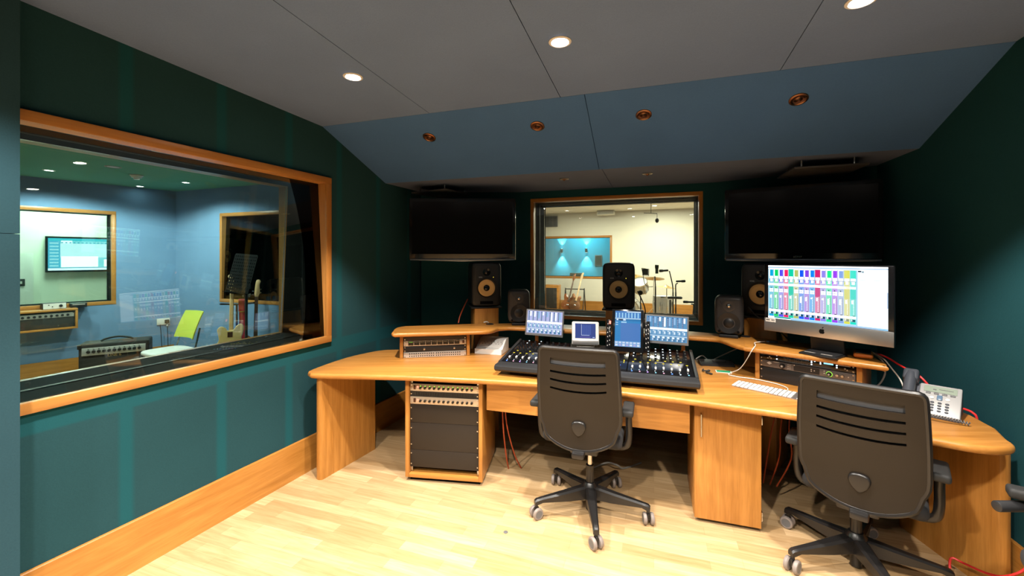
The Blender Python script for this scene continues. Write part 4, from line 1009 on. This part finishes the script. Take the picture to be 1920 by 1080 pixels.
t = thing('smoke_detector', 'white smoke detector on the green booth ceiling', 'smoke detector', (-4.37, 4.905, 2.4755))
MB().lathe([(.062, 0), (.062, -.012), (.05, -.02), (.048, -.032), (.03, -.036), (.028, -.052), (0, -.054)], n=28).obj('body', 'white', t)
t = thing('ceiling_fitting', 'flat dark round fitting in the booth ceiling left of the smoke detector', 'light', (-4.23, 4.467, 2.4755)); MB().lathe([(.05, 0), (.06, -.004), (.07, 0)], n=20).obj('rim', 'copper', t); MB().lathe([(0, -.001), (.05, -.001)], n=20).obj('lens', 'alu', t)
def onwall(p0, p1, x, y):
    d = (V2(p1)-V2(p0)).normalized(); return (p0[0]+d.x*x-d.y*y, p0[1]+d.y*x+d.x*y), math.atan2(d.y, d.x)
# wall rack at the left, with two small boxes on it
(px, py), a = onwall(BA0, BC, 3.33, -.001)
t = thing('wall_rack', 'oak wall rack holding a black unit, seen low left through the left window', 'rack', (px, py, .65), a)
for nm, c, s in (('top_panel', (0, -.12, .233), (.56, .24, .022)), ('bottom_panel', (0, -.12, .011), (.56, .24, .022))): MB().box(c, s, bev=.003).obj(nm, 'wood', t)
for s in (-1, 1): MB().box((s*.268, -.12, .122), (.022, .238, .198), bev=.002).obj('side_panel', 'woodz', t)
u = thing('power_amplifier', 'black rack unit with a row of knobs inside the wall rack', 'audio gear', (px, py, .674), a)
MB().box((0, -.11, .095), (.508, .2, .186), bev=.002).obj('body', 'grille', u)
m = MB(); m.box((0, -.213, .150), (.50, .004, .052)); m.obj('control_strip', 'silver', u, smooth=0)
m = MB()
for i in range(10): m.cyl((-.21+i*.045, -.22, .148), .013, .012, (PI/2, 0, 0), 10)
m.obj('knob', 'blackm', u)
m = MB()
for x in (-.243, .243):
    for z in (.03, .11, .17): m.cyl((x, -.217, z), .006, .004, (PI/2, 0, 0), 8)
m.obj('rack_screw', 'steel', u)
t = thing('preamp_box', 'small cream-faced box with a black knob standing on the wall rack', 'audio gear', (px-.02, py+.12, .8945), a+.05)
MB().box((0, -.16, .036), (.20, .13, .072), bev=.004).obj('case', 'dark', t); MB().box((0, -.226, .036), (.19, .004, .064)).obj('faceplate', 'white', t, smooth=0); m = MB(); m.cyl((.05, -.232, .036), .016, .012, (PI/2, 0, 0), 14); m.obj('knob', 'blackm', t)
for k, (xx, zz) in enumerate(((-.05, .05), (-.02, .03))): MB().cyl((xx, -.23, zz), .006, .005, (PI/2, 0, 0), 10).obj('button', 'dark', t)
t = thing('small_device', 'small black box beside the cream-faced box on the wall rack', 'audio gear', (px+.12, py+.30, .8945), a-.05); MB().box((0, -.14, .026), (.15, .12, .052), bev=.008).obj('case', 'blackm', t); MB().box((0, -.202, .036), (.11, .004, .012)).obj('strip', 'silver', t, smooth=0)
# guitar amplifier
t = thing('guitar_amplifier', 'black guitar combo amplifier with silver control panel seen through left window', 'amplifier', (-4.545, 4.82, 0), R(33))
MB().box((0, .13, .275), (.60, .26, .55), bev=.02, seg=3).obj('cabinet', 'tolex', t); MB().box((0, -.003, .205), (.53, .008, .37), bev=.003).obj('grille', 'grille', t)
p = MB().box((0, -.006, .462), (.54, .014, .085), (R(-8), 0, 0), bev=.003).obj('control_panel', 'silver', t)
m = MB()
for i in range(11): m.lathe([(.017, 0), (.015, .016), (0, .017)], (-.215+i*.043, -.014, .462), (PI/2, 0, 0), 12)
m.obj('knob', 'blackm', p)
m = MB()
for i in range(11): m.box((-.215+i*.043, -.016, .490), (.012, .003, .006))
m.obj('button', 'dark', p, smooth=0)
text('badge', 'LINE 6', .042, 'amber', t, (0, -.010, .405))
m = MB(); m.tube([(-.14, .13, .552), (-.10, .13, .575), (0, .13, .592), (.10, .13, .575), (.14, .13, .552)], .011, 8); m.obj('carry_handle', 'rubber', t)
m = MB()
for sx in (-1, 1):
    for z in (.03, .52): m.box((sx*.292, .0, z), (.03, .03, .05), bev=.008)
m.obj('corner_guard', 'blackm', t)
for sx in (-1, 1): pass
# lime chair
def stack_chair(label, loc, rz):
    t = thing('stacking_chair', label, 'chair', (loc[0], loc[1], 0), rz, 'lime stacking chairs')
    pts = [(math.copysign(abs(math.cos(i*PI/12))**.5, math.cos(i*PI/12))*.22, math.copysign(abs(math.sin(i*PI/12))**.55, math.sin(i*PI/12))*.21) for i in range(24)]
    MB().prism(pts, .43, .475, bev=.018, seg=3).obj('seat', 'white', t)
    m = MB(); g = {}
    for i in range(9):
        for j in range(7):
            x = -.205+i*.05125; v = j/6; z = .58+v*.30
            for s, o in ((0, 0), (1, .012)): g[s, i, j] = m.b.verts.new((x*(1-.06*v), -.20-.085*v-.03*v*v+1.2*x*x+o, z))
    for i in range(8):
        for j in range(6):
            m.b.faces.new([g[0, i, j], g[0, i+1, j], g[0, i+1, j+1], g[0, i, j+1]]); m.b.faces.new([g[1, i, j+1], g[1, i+1, j+1], g[1, i+1, j], g[1, i, j]])
    for i in range(8):
        for j in (0, 6): m.b.faces.new([g[0, i, j], g[0, i+1, j], g[1, i+1, j], g[1, i, j]])
    for j in range(6):
        for i in (0, 8): m.b.faces.new([g[0, i, j], g[0, i, j+1], g[1, i, j+1], g[1, i, j]])
    bmesh.ops.recalc_face_normals(m.b, faces=m.b.faces); m.obj('backrest', 'lime', t)
    for sx in (-1, 1):
        MB().tube([(sx*.19, -.225, .70), (sx*.205, -.175, .50), (sx*.20, -.15, .42)], .010, 8).obj('back_post', 'steel', t)
        MB().tube([(sx*.20, -.18, .42), (sx*.21, -.23, 0.008)], .010, 8, smooth=False).obj('leg', 'steel', t); MB().tube([(sx*.20, .17, .43), (sx*.21, .22, .008)], .010, 8, smooth=False).obj('leg', 'steel', t)
    return t
stack_chair('lime-backed chair with pale seat standing in the booth behind the left window', (-3.88, 4.76), R(152))
# wall socket with plug
(px, py), a = onwall(BA0, BC, 4.50, -.001)
t = thing('wall_socket', 'white double wall socket with a black plug in the booth', 'socket', (px, py, .60), a)
MB().box((0, -.008, 0), (.148, .014, .09), bev=.003).obj('plate', 'white', t); MB().box((.035, -.03, .0), (.05, .03, .05), bev=.008).obj('plug', 'blackm', t)
MB().tube([(.035, -.03, -.02), (.04, -.03, -.10), (.05, -.02, -.36)], .004, 6).obj('lead', 'dark', t); MB().tube([(-.04, -.018, -.04), (-.035, -.03, -.12), (-.02, -.02, -.36)], .004, 6).obj('lead', 'dark', t); MB().box((.037, -.034, -.055), (.014, .008, .022)).obj('tag', 'white', t, smooth=0)
# guitars on a stand, with strap and music stand
def guitar(name, label, cat, loc, rz, body, fb, length, lean, back=False, head='maple', group=None, bodyw=.16):
    t = thing(name, label, cat, loc, rz, group); e = D.objects.new('dummy', None); D.objects.remove(e)
    k = length/1.0; R_ = (lean, 0, 0)
    hb = .42*k if length < 1.1 else .46
    o = [(0, .0), (.10, .012), (.155, .07), (.16, .13), (.135, .185), (.115, .225), (.125, .28), (.135, .33), (.10, .365), (.05, .345), (.032, .32), (-.032, .325), (-.06, .36), (-.10, .385), (-.135, .36), (-.135, .30), (-.115, .235), (-.13, .19), (-.16, .13), (-.155, .07), (-.10, .012)]
    pts = [(x*bodyw/.16, z*hb/.385, 1) for x, z in o]
    b = MB().prism(smooth_poly(pts), -.022, .022, rot=(PI/2, 0, 0), bev=.008).obj('body', body, t); b.rotation_euler = R_
    n = MB(); L = length-.19*k
    n.prism([(-.021, .26*k), (.021, .26*k), (.0175, L), (-.0175, L)], .018, .040, rot=(PI/2, 0, 0), bev=.007).obj('neck', head, b)
    MB().prism([(-.023, .25*k), (.023, .25*k), (.019, L), (-.019, L)], .040, .046, rot=(PI/2, 0, 0)).obj('fretboard', fb, b, smooth=0)
    fr = MB()
    for i in range(20):
        z = .30*k+(L-.30*k)*(1-.944**(20-i))/(1-.944**20); fr.box((0, -.0467, L-(z-.30*k)), (.036, .0015, .0025))
    fr.obj('frets', 'steel', b, smooth=0)
    h = MB(); h.prism(smooth_poly([(-.018, L, 0), (.018, L, 0), (.034, L+.05, 1), (.030, L+.13*k, 1), (.042, L+.17*k, 1), (.02, L+.19*k, 1), (-.012, L+.165*k, 1), (-.026, L+.03, 1)]), .020, .034, rot=(PI/2, 0, 0), bev=.002).obj('headstock', head, b)
    p = MB()
    for i in range(6 if length < 1.1 else 4): p.cyl((-.028 if length < 1.1 else .042*(1 if i % 2 else -1), -.027, L+.03+i*.022), .006, .02, (0, PI/2, 0), 8)
    p.obj('tuner', 'chrome', b)
    if back: MB().box((0, .024, .30*k), (.05, .004, .06)).obj('neck_plate', 'brown', b, smooth=0)
    else:
        MB().box((0, -.025, .13*k), (.07, .012, .03), bev=.003).obj('bridge', 'chrome', b); MB().box((0, -.024, .22*k), (.08, .006, .02), bev=.002).obj('pickup', 'blackm', b)
    return t
guitar('electric_guitar', 'cream electric guitar seen from behind, on a stand in the booth', 'guitar', (-3.315, 4.95, .30), R(205), 'butter', 'maple', 1.02, R(7), True, 'maple', None, .155)
guitar('bass_guitar', 'bass guitar with dark dotted fretboard and pale headstock in the booth', 'bass guitar', (-3.288, 5.4, .06), R(20), 'burst', 'rosew', 1.17, R(-6), False, 'maple', None, .165)
t = thing('guitar_stand', 'black tripod guitar stand holding the guitars in the booth', 'stand', (-3.429, 5.25, 0), R(20))
m = MB(); m.tube([(0, .0, .04), (0, .0, .93)], .012, 8, smooth=False); m.obj('post', 'blackm', t)
for k in range(3): MB().tube([(0, 0, .28), (.12*math.cos(k*2.094+.5), .12*math.sin(k*2.094+.5), .012)], .010, 8, smooth=False).obj('leg', 'blackm', t)
MB().tube([(-.15, -.10, .95), (-.10, -.03, .94), (0, 0, .93), (.12, -.02, .94), (.2, -.06, .95)], .011, 8).obj('yoke', 'rubber', t)
t = thing('guitar_strap', 'red guitar strap hanging from the stand in the booth', 'strap', (-3.302, 5.15, 0), R(25))
m = MB()
for i in range(9):
    pass
pr = [(.0, .50), (.004, .60), (.010, .75), (.006, .90), (-.004, .985), (-.018, 1.005), (-.032, .985), (-.034, .90), (-.030, .86), (-.034, .86), (-.039, .90), (-.037, .99), (-.018, 1.011), (.001, .99), (.011, .90), (.015, .75), (.009, .60), (.005, .50)]
m.prism(pr, -.03, .03, rot=(PI/2, 0, PI/2)); m.obj('strap', 'redst', t); m = MB(); m.box((0.0, .003, .86), (.052, .012, .02), bev=.002); m.obj('buckle', 'lime', t)
t = thing('music_stand', 'black perforated music stand in the booth in front of the dark window', 'music stand', (-3.152, 5.0, 0), R(12))
MB().tube([(0, 0, .02), (0, 0, 1.17)], .015, 10, smooth=False).obj('pole', 'blackm', t)
for k in range(3): MB().tube([(0, 0, .22), (.25*math.cos(k*2.094), .25*math.sin(k*2.094), .010)], .010, 8, smooth=False).obj('leg', 'blackm', t)
dk = MB(); W_, H_ = .33, .46
for i in range(12): dk.box((-W_/2+i*W_/11, 0, 0), (.016, .002, H_))
for j in range(13): dk.box((0, 0, -H_/2+j*H_/12), (W_, .002, .024))
dk.box((0, -.02, -H_/2), (W_, .05, .004)); dk.box((0, .02, -.10), (.05, .03, .12), bev=.01)
o = dk.obj('music_desk', 'matte', t, smooth=0); o.location = (-.06, .02, 1.32); o.rotation_euler = (R(-14), R(4), R(-28))
MB().box((0, .0, 1.17), (.09, .05, .06), bev=.012).obj('clamp', 'blackm', t)

# ------------------------------------------------------------------ the pale room beyond the booth
P0 = (-7.38-.588*3.5, 7.147-.809*3.5); P1 = (-7.38+.588*3.0, 7.147+.809*3.0)
wall('wall_far_room', P0, P1, 0, 2.7, 0, .1, 'pale')
(ax, ay), a = onwall(P0, P1, 6.5, -.0)
wall('wall_far_room_right', P1, (-4.95, 6.5), 0, 2.7, 0, .1, 'pale')
struct(MB().prism([(-9.6, 4.1), (-7.7, 2.5), (-4.9, 6.4), (-5.5, 9.8)], 2.7, 2.75).obj('ceiling_far_room', 'white', smooth=0))
(px, py), a = onwall(P0, P1, 3.5+.12, -.02)
t = thing('wall_screen', 'wall screen with bright editing display in the pale room beyond the booth', 'television', (px, py, 1.27), a)
p = MB().box((0, -.025, .295), (.98, .05, .59), bev=.006).obj('housing', 'gloss', t)
rr = random.Random(2); r = [(0, 0, 1, 1, lin(150, 215, 235)), (0, .92, 1, 1, lin(70, 190, 215)), (0, 0, .15, .92, lin(90, 175, 215)), (.16, .84, .3, .93, lin(240, 250, 255, 1.3)), (.15, .40, 1, .84, lin(215, 232, 250, 1.1)), (.16, .10, .64, .44, lin(250, 250, 255, 1.6)), (.72, .10, 1, .34, lin(250, 250, 255, 1.6)), (0, 0, 1, .07, lin(230, 245, 255, 1.3)), (0, .07, 1, .085, lin(60, 130, 170))]
for i in range(8): r.append((.02, .12+i*.1, .13, .17+i*.1, lin(170, 215, 240)))
for i in range(16): r.append((.16+i*.052, .85, .185+i*.052, .88, lin(60, 160, 190)))
screen('display', r, .92, .53, p, (0, -.0505, .295), (PI/2, 0, 0), M['scrt'])
(px, py), a = onwall(P0, P1, 3.5-.95, -.02)
t = thing('cabinet', 'white block with a small dark plate, added for mixed reflections at the pale far wall', 'cabinet', (px, py, 0), a)
MB().box((0, -.15, .79), (.86, .30, 1.58), bev=.006).obj('body', 'white', t); MB().box((.28, -.303, 1.13), (.13, .012, .11), bev=.003).obj('plate', 'dark', t); MB().box((.30, -.311, 1.13), (.03, .004, .04)).obj('switch', 'white', t, smooth=0)  # solid block added in place of a mix of reflections
# dark room beyond the booth's right-hand window
wall('wall_dark_room', (-4.30, 7.6), (-.75, 6.25), 0, 2.7, 0, .1, 'teal2'); wall('wall_dark_room_left', (-4.86, 6.43), (-4.30, 7.6), 0, 2.7, 0, .1, 'teal2')

# ------------------------------------------------------------------ the live room behind the front window
F0, F1 = (-.166, 12.90), (6.693, 10.127)
wq = (.5, 3.18, .905, 2.128)
wall('wall_live_far', F0, F1, 0, 2.85, 0, .24, 'cream', (wq[0]+.02, wq[1]-.02, wq[2]+.02, wq[3]-.02))
wall('wall_live_left', (-.25, 4.92), F0, 0, 2.85, 0, .1, 'cream'); wall('wall_live_right', F1, (5.1, 2.6), 0, 2.85, 0, .1, 'cream')
m = MB().prism([(-.016, 0), (0, 0), (0, .275), (-.016, .275)], 0, 7.35, rot=(PI/2, 0, PI/2)); o = struct(m.obj('baseboard_live', 'wood', smooth=0)); place(o, F0, F1)
struct(MB().prism([(-.4, 4.85), (5.2, 2.7), (6.8, 10.2), (-.3, 13.1)], 2.79, 2.83).obj('ceiling_live', 'cream', smooth=0))
window('window_5', F0, F1, wq, .06, (.02, .03), (.21, .20), (.235, .235), .236, 'glass')
t = thing('ceiling_vent', 'pale slotted air unit high on the cream wall of the live room', 'vent', (2.551, 11.45, 2.66), R(-22))
MB().box((0, 0, .06), (.46, .16, .12), bev=.008).obj('housing', 'cream', t); m = MB()
for i in range(3): m.box((0, -.083, .03+i*.03), (.42, .006, .008))
m.obj('slot', 'grey', t, smooth=0)
(px, py), a = onwall(F0, F1, 1.22, -.01)
t = thing('wall_grille', 'dark grey ventilation grille high on the left of the live room wall', 'vent', (px, py, 2.40), a); MB().box((0, -.02, .155), (.80, .04, .31), bev=.004).obj('frame', 'grey', t); m = MB()
for i in range(9): m.box((0, -.043, .04+i*.03), (.74, .008, .008), (.4, 0, 0))
m.obj('louvre', 'dark', t, smooth=0)
for (x, y), w in (((3.52, 10.40), 'brightest live room ceiling light above the hanging microphone'), ((2.63, 9.2), 'small live room ceiling light seen near the top of the front window')): disc_lamp(w, (x, y, 2.789), 'live room ceiling lights', .06)
# guitars on a rack
guitar('electric_guitar', 'dark electric guitar leaning on the rack in the live room, left one', 'guitar', (1.465, 11.35, .10), R(-5), 'burst', 'rosew', 1.02, R(-14), False, 'burst', 'guitars on the live room rack', .17).rotation_euler = (0, R(14), R(-5))
guitar('electric_guitar', 'orange-brown electric guitar leaning on the rack in the live room, right one', 'guitar', (1.638, 11.25, .10), R(-5), 'copper', 'maple', 1.06, R(-14), False, 'maple', 'guitars on the live room rack', .15).rotation_euler = (0, R(15), R(-5))
t = thing('guitar_rack', 'black guitar rack standing against the live room wall', 'rack', (1.733, 11.6, 0), R(-20))
for s in (-1, 1): MB().tube([(s*.26, -.25, .01), (s*.26, -.02, .66), (s*.26, .18, .01)], .013, 8, smooth=False).obj('side_frame', 'blackm', t)
for z, y in ((.64, -.03), (.10, -.22)): MB().tube([(-.26, y, z), (.26, y, z)], .013, 8, smooth=False).obj('cross_bar', 'rubber', t)
t = thing('speaker_cabinet', 'wood-framed guitar amplifier standing left in the live room', 'amplifier', (1.077, 11.5, 0), R(-20))
MB().box((0, .14, .38), (.40, .28, .76), bev=.012).obj('cabinet', 'wood', t); MB().box((0, -.004, .40), (.30, .01, .56), bev=.003).obj('grille', 'grille', t)
# drums
def drum(name, label, loc, rot, r, h):
    t = thing(name, label, 'drum', loc, 0, 'drum kit'); t.rotation_euler = rot
    MB().lathe([(r, -h/2), (r, h/2)], n=36).obj('shell', 'shell', t)
    for s in (-1, 1):
        MB().lathe([(0, s*(h/2-.004)), (r*.985, s*(h/2-.004))], n=36).obj('drum_head', 'head', t)
        MB().lathe([(r*.985, s*h/2-.012), (r*1.03, s*h/2-.012), (r*1.03, s*h/2+.012), (r*.985, s*h/2+.012), (r*.985, s*h/2-.012)], n=36).obj('hoop', 'chrome', t)
    m = MB()
    for i in range(8):
        a = i*PI/4; m.box((r*1.03*math.cos(a), r*1.03*math.sin(a), 0), (.022, .022, h*.45), (0, 0, a), bev=.004); m.tube([(r*1.035*math.cos(a), r*1.035*math.sin(a), -h/2), (r*1.035*math.cos(a), r*1.035*math.sin(a), h/2)], .004, 6, smooth=False)
    m.obj('lug', 'chrome', t); return t
d_ = drum('bass_drum', 'silver bass drum lying on its side behind the centre speaker in the live room', (2.75, 9.95, .285), (PI/2, 0, R(-25)), .275, .40)
d_ = drum('tom_drum', 'tilted silver tom drum mounted above the bass drum', (2.807, 9.2, 0.891), (R(38), 0, R(-30)), .155, .22)
MB().tube([(0, 0, -.12), (.05, .1, -.33)], .012, 8, smooth=False).obj('mount', 'chrome', d_)
d_ = drum('floor_tom', 'silver floor tom standing right of the bass drum', (3.30, 9.25, .46), (0, 0, .2), .195, .40)
for k in range(3): MB().tube([(.205*math.cos(k*2.1), .205*math.sin(k*2.1), .05), (.215*math.cos(k*2.1), .215*math.sin(k*2.1), -.455)], .008, 8, smooth=False).obj('leg', 'chrome', d_)
def cymbal(label, loc, r, tilt):
    t = thing('cymbal_stand', label, 'cymbal', (loc[0], loc[1], 0), 0, 'cymbals of the drum kit'); z = loc[2]
    MB().tube([(0, 0, .05), (0, 0, z+.03)], .010, 8, smooth=False).obj('pole', 'chrome', t)
    for k in range(3): MB().tube([(0, 0, .3), (.25*math.cos(k*2.094+.4), .25*math.sin(k*2.094+.4), .010)], .008, 8, smooth=False).obj('leg', 'chrome', t)
    o = MB().lathe([(.006, .022), (.04, .016), (.06, .004), (r*.7, -.008), (r, -.02), (r, -.022), (.05, .0), (.006, .018)], n=36).obj('cymbal', 'brass', t); o.location = (0, 0, z); o.rotation_euler = (tilt, .1, 0)
cymbal('brass cymbal on its stand above the tilted tom drum', (3.142, 10.7, 1.046), .23, .25)
cymbal('brass cymbal on its stand above the floor tom', (3.468, 10.3, 1.012), .25, -.2)
cymbal('low brass cymbal on its stand right of the floor tom', (3.12, 8.5, 0.928), .19, .05)
# microphones and stands
def mic_stand(label, pts, base, r=.010):
    t = thing('microphone_stand', label, 'microphone stand', (base[0], base[1], 0), 0, 'microphone stands in the live room')
    L = [(p[0]-base[0], p[1]-base[1], p[2]) for p in pts]
    MB().tube([(0, 0, .03)]+L[:1], r, 8, smooth=False).obj('pole', 'blackm', t)
    if len(L) > 1: MB().tube(L, r*.8, 8).obj('boom', 'blackm', t)
    for k in range(3): MB().tube([(0, 0, .18), (.13*math.cos(k*2.094+.9), .13*math.sin(k*2.094+.9), .010)], .009, 8, smooth=False).obj('leg', 'blackm', t)
    return t
def mic(label, a, b, r0, r1, mat='miccol'):
    t = thing('microphone', label, 'microphone', a, 0, 'microphones in the live room'); v = Vector(b)-Vector(a)
    MB().tube([(0, 0, 0), tuple(v*.55)], r0, 12, smooth=False).obj('body', mat, t); MB().tube([tuple(v*.55), tuple(v*.62), tuple(v*.95), tuple(v)], r1, 12, smooth=False, rs=[r0, r1, r1, r1*.6]).obj('head_grille', 'dark', t)
mic_stand('tall slim microphone stand carrying the upright condenser microphone', [(2.111, 6.2, 1.088), (2.103, 6.2, 1.237)], (2.111, 6.2, 0.594))
mic('upright condenser microphone in the middle of the live room', (2.131, 6.2, 1.277), (2.131, 6.2, 1.41), .022, .028)
mic_stand('boom stand whose thick arm points left at the condenser microphone', [(2.408, 6.3, 0.994), (2.4, 6.3, 1.105), (2.353, 6.3, 1.313)], (2.408, 6.3, 0.579))
mic('thick horizontal microphone at the end of the tall boom', (2.333, 6.3, 1.321), (2.201, 6.3, 1.313), .016, .022)
mic_stand('short stand with a bent arm for the upper small microphone', [(2.332, 6.0, 1.019), (2.332, 6.0, 1.125), (2.362, 6.0, 1.148)], (2.332, 6.0, 0.624))
mic('small horizontal microphone, upper one right of the boom stand', (2.339, 6.0, 1.174), (2.468, 6.0, 1.178), .014, .019)
mic_stand('stand in front of the boom stand carrying the level bar microphone', [(2.177, 5.8, 0.933)], (2.177, 5.8, 0.654))
mic('dark level bar-shaped microphone crossing the stands', (2.144, 5.8, 0.962), (2.342, 5.8, 0.958), .017, .019)
mic_stand('short stand at the right edge of the front window with a drooping arm', [(2.324, 5.4, 0.816), (2.327, 5.4, 0.905), (2.297, 5.4, 0.918)], (2.324, 5.4, 0.577))
mic('small horizontal microphone at the right edge of the front window', (2.338, 5.4, 0.942), (2.194, 5.4, 0.946), .012, .017)
mic_stand('thin stand with a round black filter beside the centre speaker', [(1.678, 5.5, 1.012)], (1.681, 5.5, 0.698), .007)
t = thing('pop_filter', 'round black pop filter on the thin stand beside the centre speaker', 'pop filter', (1.674, 5.5, 1.054)); MB().cyl((0, 0, 0), .032, .03, (PI/2, 0, 0), 24, bev=.008).obj('foam', 'rubber', t)
t = thing('pop_filter', 'square wire pop filter on a gooseneck left of the condenser microphone', 'pop filter', (1.899, 6.0, 1.307))
m = MB(); w, h = .052, .055; m.tube([(-w, 0, h), (w, 0, h*.7), (w*.9, 0, -h), (-w*.6, 0, -h), (-w, 0, h)], .005, 6, smooth=False); m.obj('hoop', 'blackm', t)
MB().box((0, 0, 0), (.085, .002, .09)).obj('screen', 'grey', t, smooth=0); MB().tube([(-.03, 0, -.06), (-.02, 0, -.12), (.0, 0, -.18), (.05, .02, -.21), (.14, .1, -.215)], .005, 6).obj('gooseneck', 'blackm', t)
t = thing('hanging_microphone', 'dark overhead microphone hanging from the live room ceiling', 'microphone', (2.41, 7.0, 2.158))
MB().sph((0, 0, -.03), .04, 14, (.75, .75, 1)).obj('head', 'rubber', t); MB().tube([(0, 0, 0), (.0, 0, .085), (-.22, 0, .095)], .006, 6, smooth=False).obj('arm', 'blackm', t); MB().tube([(-.1, 0, .09), (-.1, 0, 2.79-2.158)], .005, 6, smooth=False).obj('drop_rod', 'blackm', t)
# ------------------------------------------------------------------ the blue room beyond the live room
Q0 = (3.66-.927*4.5, 13.83+.3746*4.5); Q1 = (3.66+.927*1.2, 13.83-.3746*1.2)
wall('wall_blue_room', Q0, Q1, 0, 2.7, 0, .1, 'cyan'); wall('wall_blue_room_right', Q1, (3.4, 11.9), 0, 2.7, 0, .1, 'bluew')
struct(MB().prism([(-.4, 13.3), (4.8, 11.2), (5.2, 13.3), (-.2, 15.8)], 2.7, 2.75).obj('ceiling_blue_room', 'bluew', smooth=0))
SC = []
for tt_, w in ((-2.07, 'left black up-and-down wall light glowing on the blue wall'), (-1.217, 'right black up-and-down wall light glowing on the blue wall')):
    (px, py), a = onwall(Q0, Q1, 4.5+tt_, -.001)
    t = thing('wall_light', w, 'light', (px, py, 1.74), a, 'wall lights in the blue room')
    MB().lathe([(.035, -.07), (.04, -.07), (.04, .07), (.035, .07), (.035, .06), (0, .06)], (0, -.075, 0), n=20).obj('housing', 'blackm', t); MB().box((0, -.02, 0), (.05, .04, .08)).obj('bracket', 'blackm', t)
    for s in (-1, 1): MB().lathe([(0, s*.0715), (.033, s*.0715)], (0, -.075, 0), n=16).obj('lamp_face', 'sconce', t)
    SC.append((px+.075*math.sin(a), py-.075*math.cos(a)))
(px, py), a = onwall(Q0, Q1, 4.5-.82, -.002)
t = thing('wall_picture', 'small dim framed picture on the blue wall right of the wall lights', 'picture', (px, py, 1.25), a); MB().box((0, -.012, .16), (.24, .02, .36), bev=.004).obj('frame', 'grey', t); MB().box((0, -.024, .16), (.19, .004, .30)).obj('print', 'dark', t, smooth=0)
stack_chair('lime chair back just showing in the blue room beyond the live room', (1.726, 13.5), R(180))
t = thing('flight_case', 'dark upright case standing in the blue room right of the lime chair', 'case', (1.961, 12.8, 0), R(-20)); MB().box((0, 0, .52), (.36, .3, 1.04), bev=.01).obj('body', 'blackm', t); MB().box((0, -.152, .75), (.1, .01, .04)).obj('latch', 'steel', t, smooth=0)

# ------------------------------------------------------------------ light
def spot(name, loc, w, size, blend, col=(1, .86, .68), rad=.04, aim=(0, 0, -1)):
    l = D.lights.new(name, 'SPOT'); l.energy = w; l.spot_size = R(size); l.spot_blend = blend; l.color = col; l.shadow_soft_size = rad
    o = D.objects.new(name, l); COL.objects.link(o); o.location = loc; o.rotation_euler = Vector(aim).to_track_quat('-Z', 'Y').to_euler(); return o
def area(name, loc, w, sx, sy, col=(1, .93, .82), aim=(0, 0, -1)):
    l = D.lights.new(name, 'AREA'); l.shape = 'RECTANGLE'; l.size = sx; l.size_y = sy; l.energy = w; l.color = col
    o = D.objects.new(name, l); COL.objects.link(o); o.location = loc; o.rotation_euler = Vector(aim).to_track_quat('-Z', 'Y').to_euler(); return o
WARM = (1, .93, .83)
rowd = Vector((-.319, -.9478))
PW = 250
for (x, y) in ((-.872, 2.311), (.2205, 1.936), (1.345, 1.623)):
    for k in range(3):
        q = Vector((x, y))+rowd*1.55*k
        s = .319*q.x+.9478*q.y
        if k: 
            tag_ = downlight('ceiling_downlight', ('glowing recessed ceiling downlight behind the viewer, second row', 'glowing recessed ceiling downlight behind the viewer, last row')[k-1], (q.x, q.y, ZC(s)-.001), 'lit downlights behind the viewer', (0, 0, A0), 'white', 'lamp', .052)
        spot('downlight_beam', (q.x, q.y, ZC(s)-.03), (230, 205, 205)[k], (98, 126, 126)[k], .4, WARM)
# booths: their ceiling lights
for x, y in ((-5.05, 4.69), (-4.18, 5.0), (-3.6, 3.6), (-5.0, 3.2)): spot('booth_beam', (x, y, 2.44), 105, 160, .3, (1, .94, .86), .05)
area('far_room_lamp', (-7.0, 6.6, 2.68), 90, .8, .8, (1, 1, .9))
for x, y in ((1.6, 10.3), (3.52, 10.1), (4.6, 9.0), (2.6, 7.6), (4.2, 6.5)): area('live_room_lamp', (x, y, 2.77), 78, .5, .5, (1, .91, .77))
for x, y in SC:
    for s in (-1, 1): spot('sconce_beam', (x, y, 1.74+s*.075), 200, 70, .6, (.70, .92, 1), .02, (0, 0, s))
area('blue_room_lamp', (2.2, 13.6, 2.68), 90, .6, .6, (.8, .95, 1))
w = D.worlds.new('World'); S.world = w; w.use_nodes = True; w.node_tree.nodes['Background'].inputs[0].default_value = (.02, .022, .025, 1); w.node_tree.nodes['Background'].inputs[1].default_value = .3
# ------------------------------------------------------------------ camera and view
cam = D.cameras.new('camera'); co = D.objects.new('camera', cam); COL.objects.link(co); S.camera = co
cam.sensor_width = 36; cam.lens = 790/1920*36; cam.shift_y = -58/1920; cam.clip_start = .02
co.location = (0, 0, 1.52); co.rotation_euler = (PI/2, 0, 0)
S.view_settings.view_transform = 'Standard'; S.view_settings.look = 'None'; S.view_settings.exposure = 0; S.view_settings.gamma = 1; S.view_settings.use_curve_mapping = False
S.cycles.max_bounces = 10; S.cycles.transparent_max_bounces = 16; S.cycles.glossy_bounces = 5; S.cycles.diffuse_bounces = 1; S.cycles.use_denoising = True; S.cycles.sample_clamp_indirect = 6
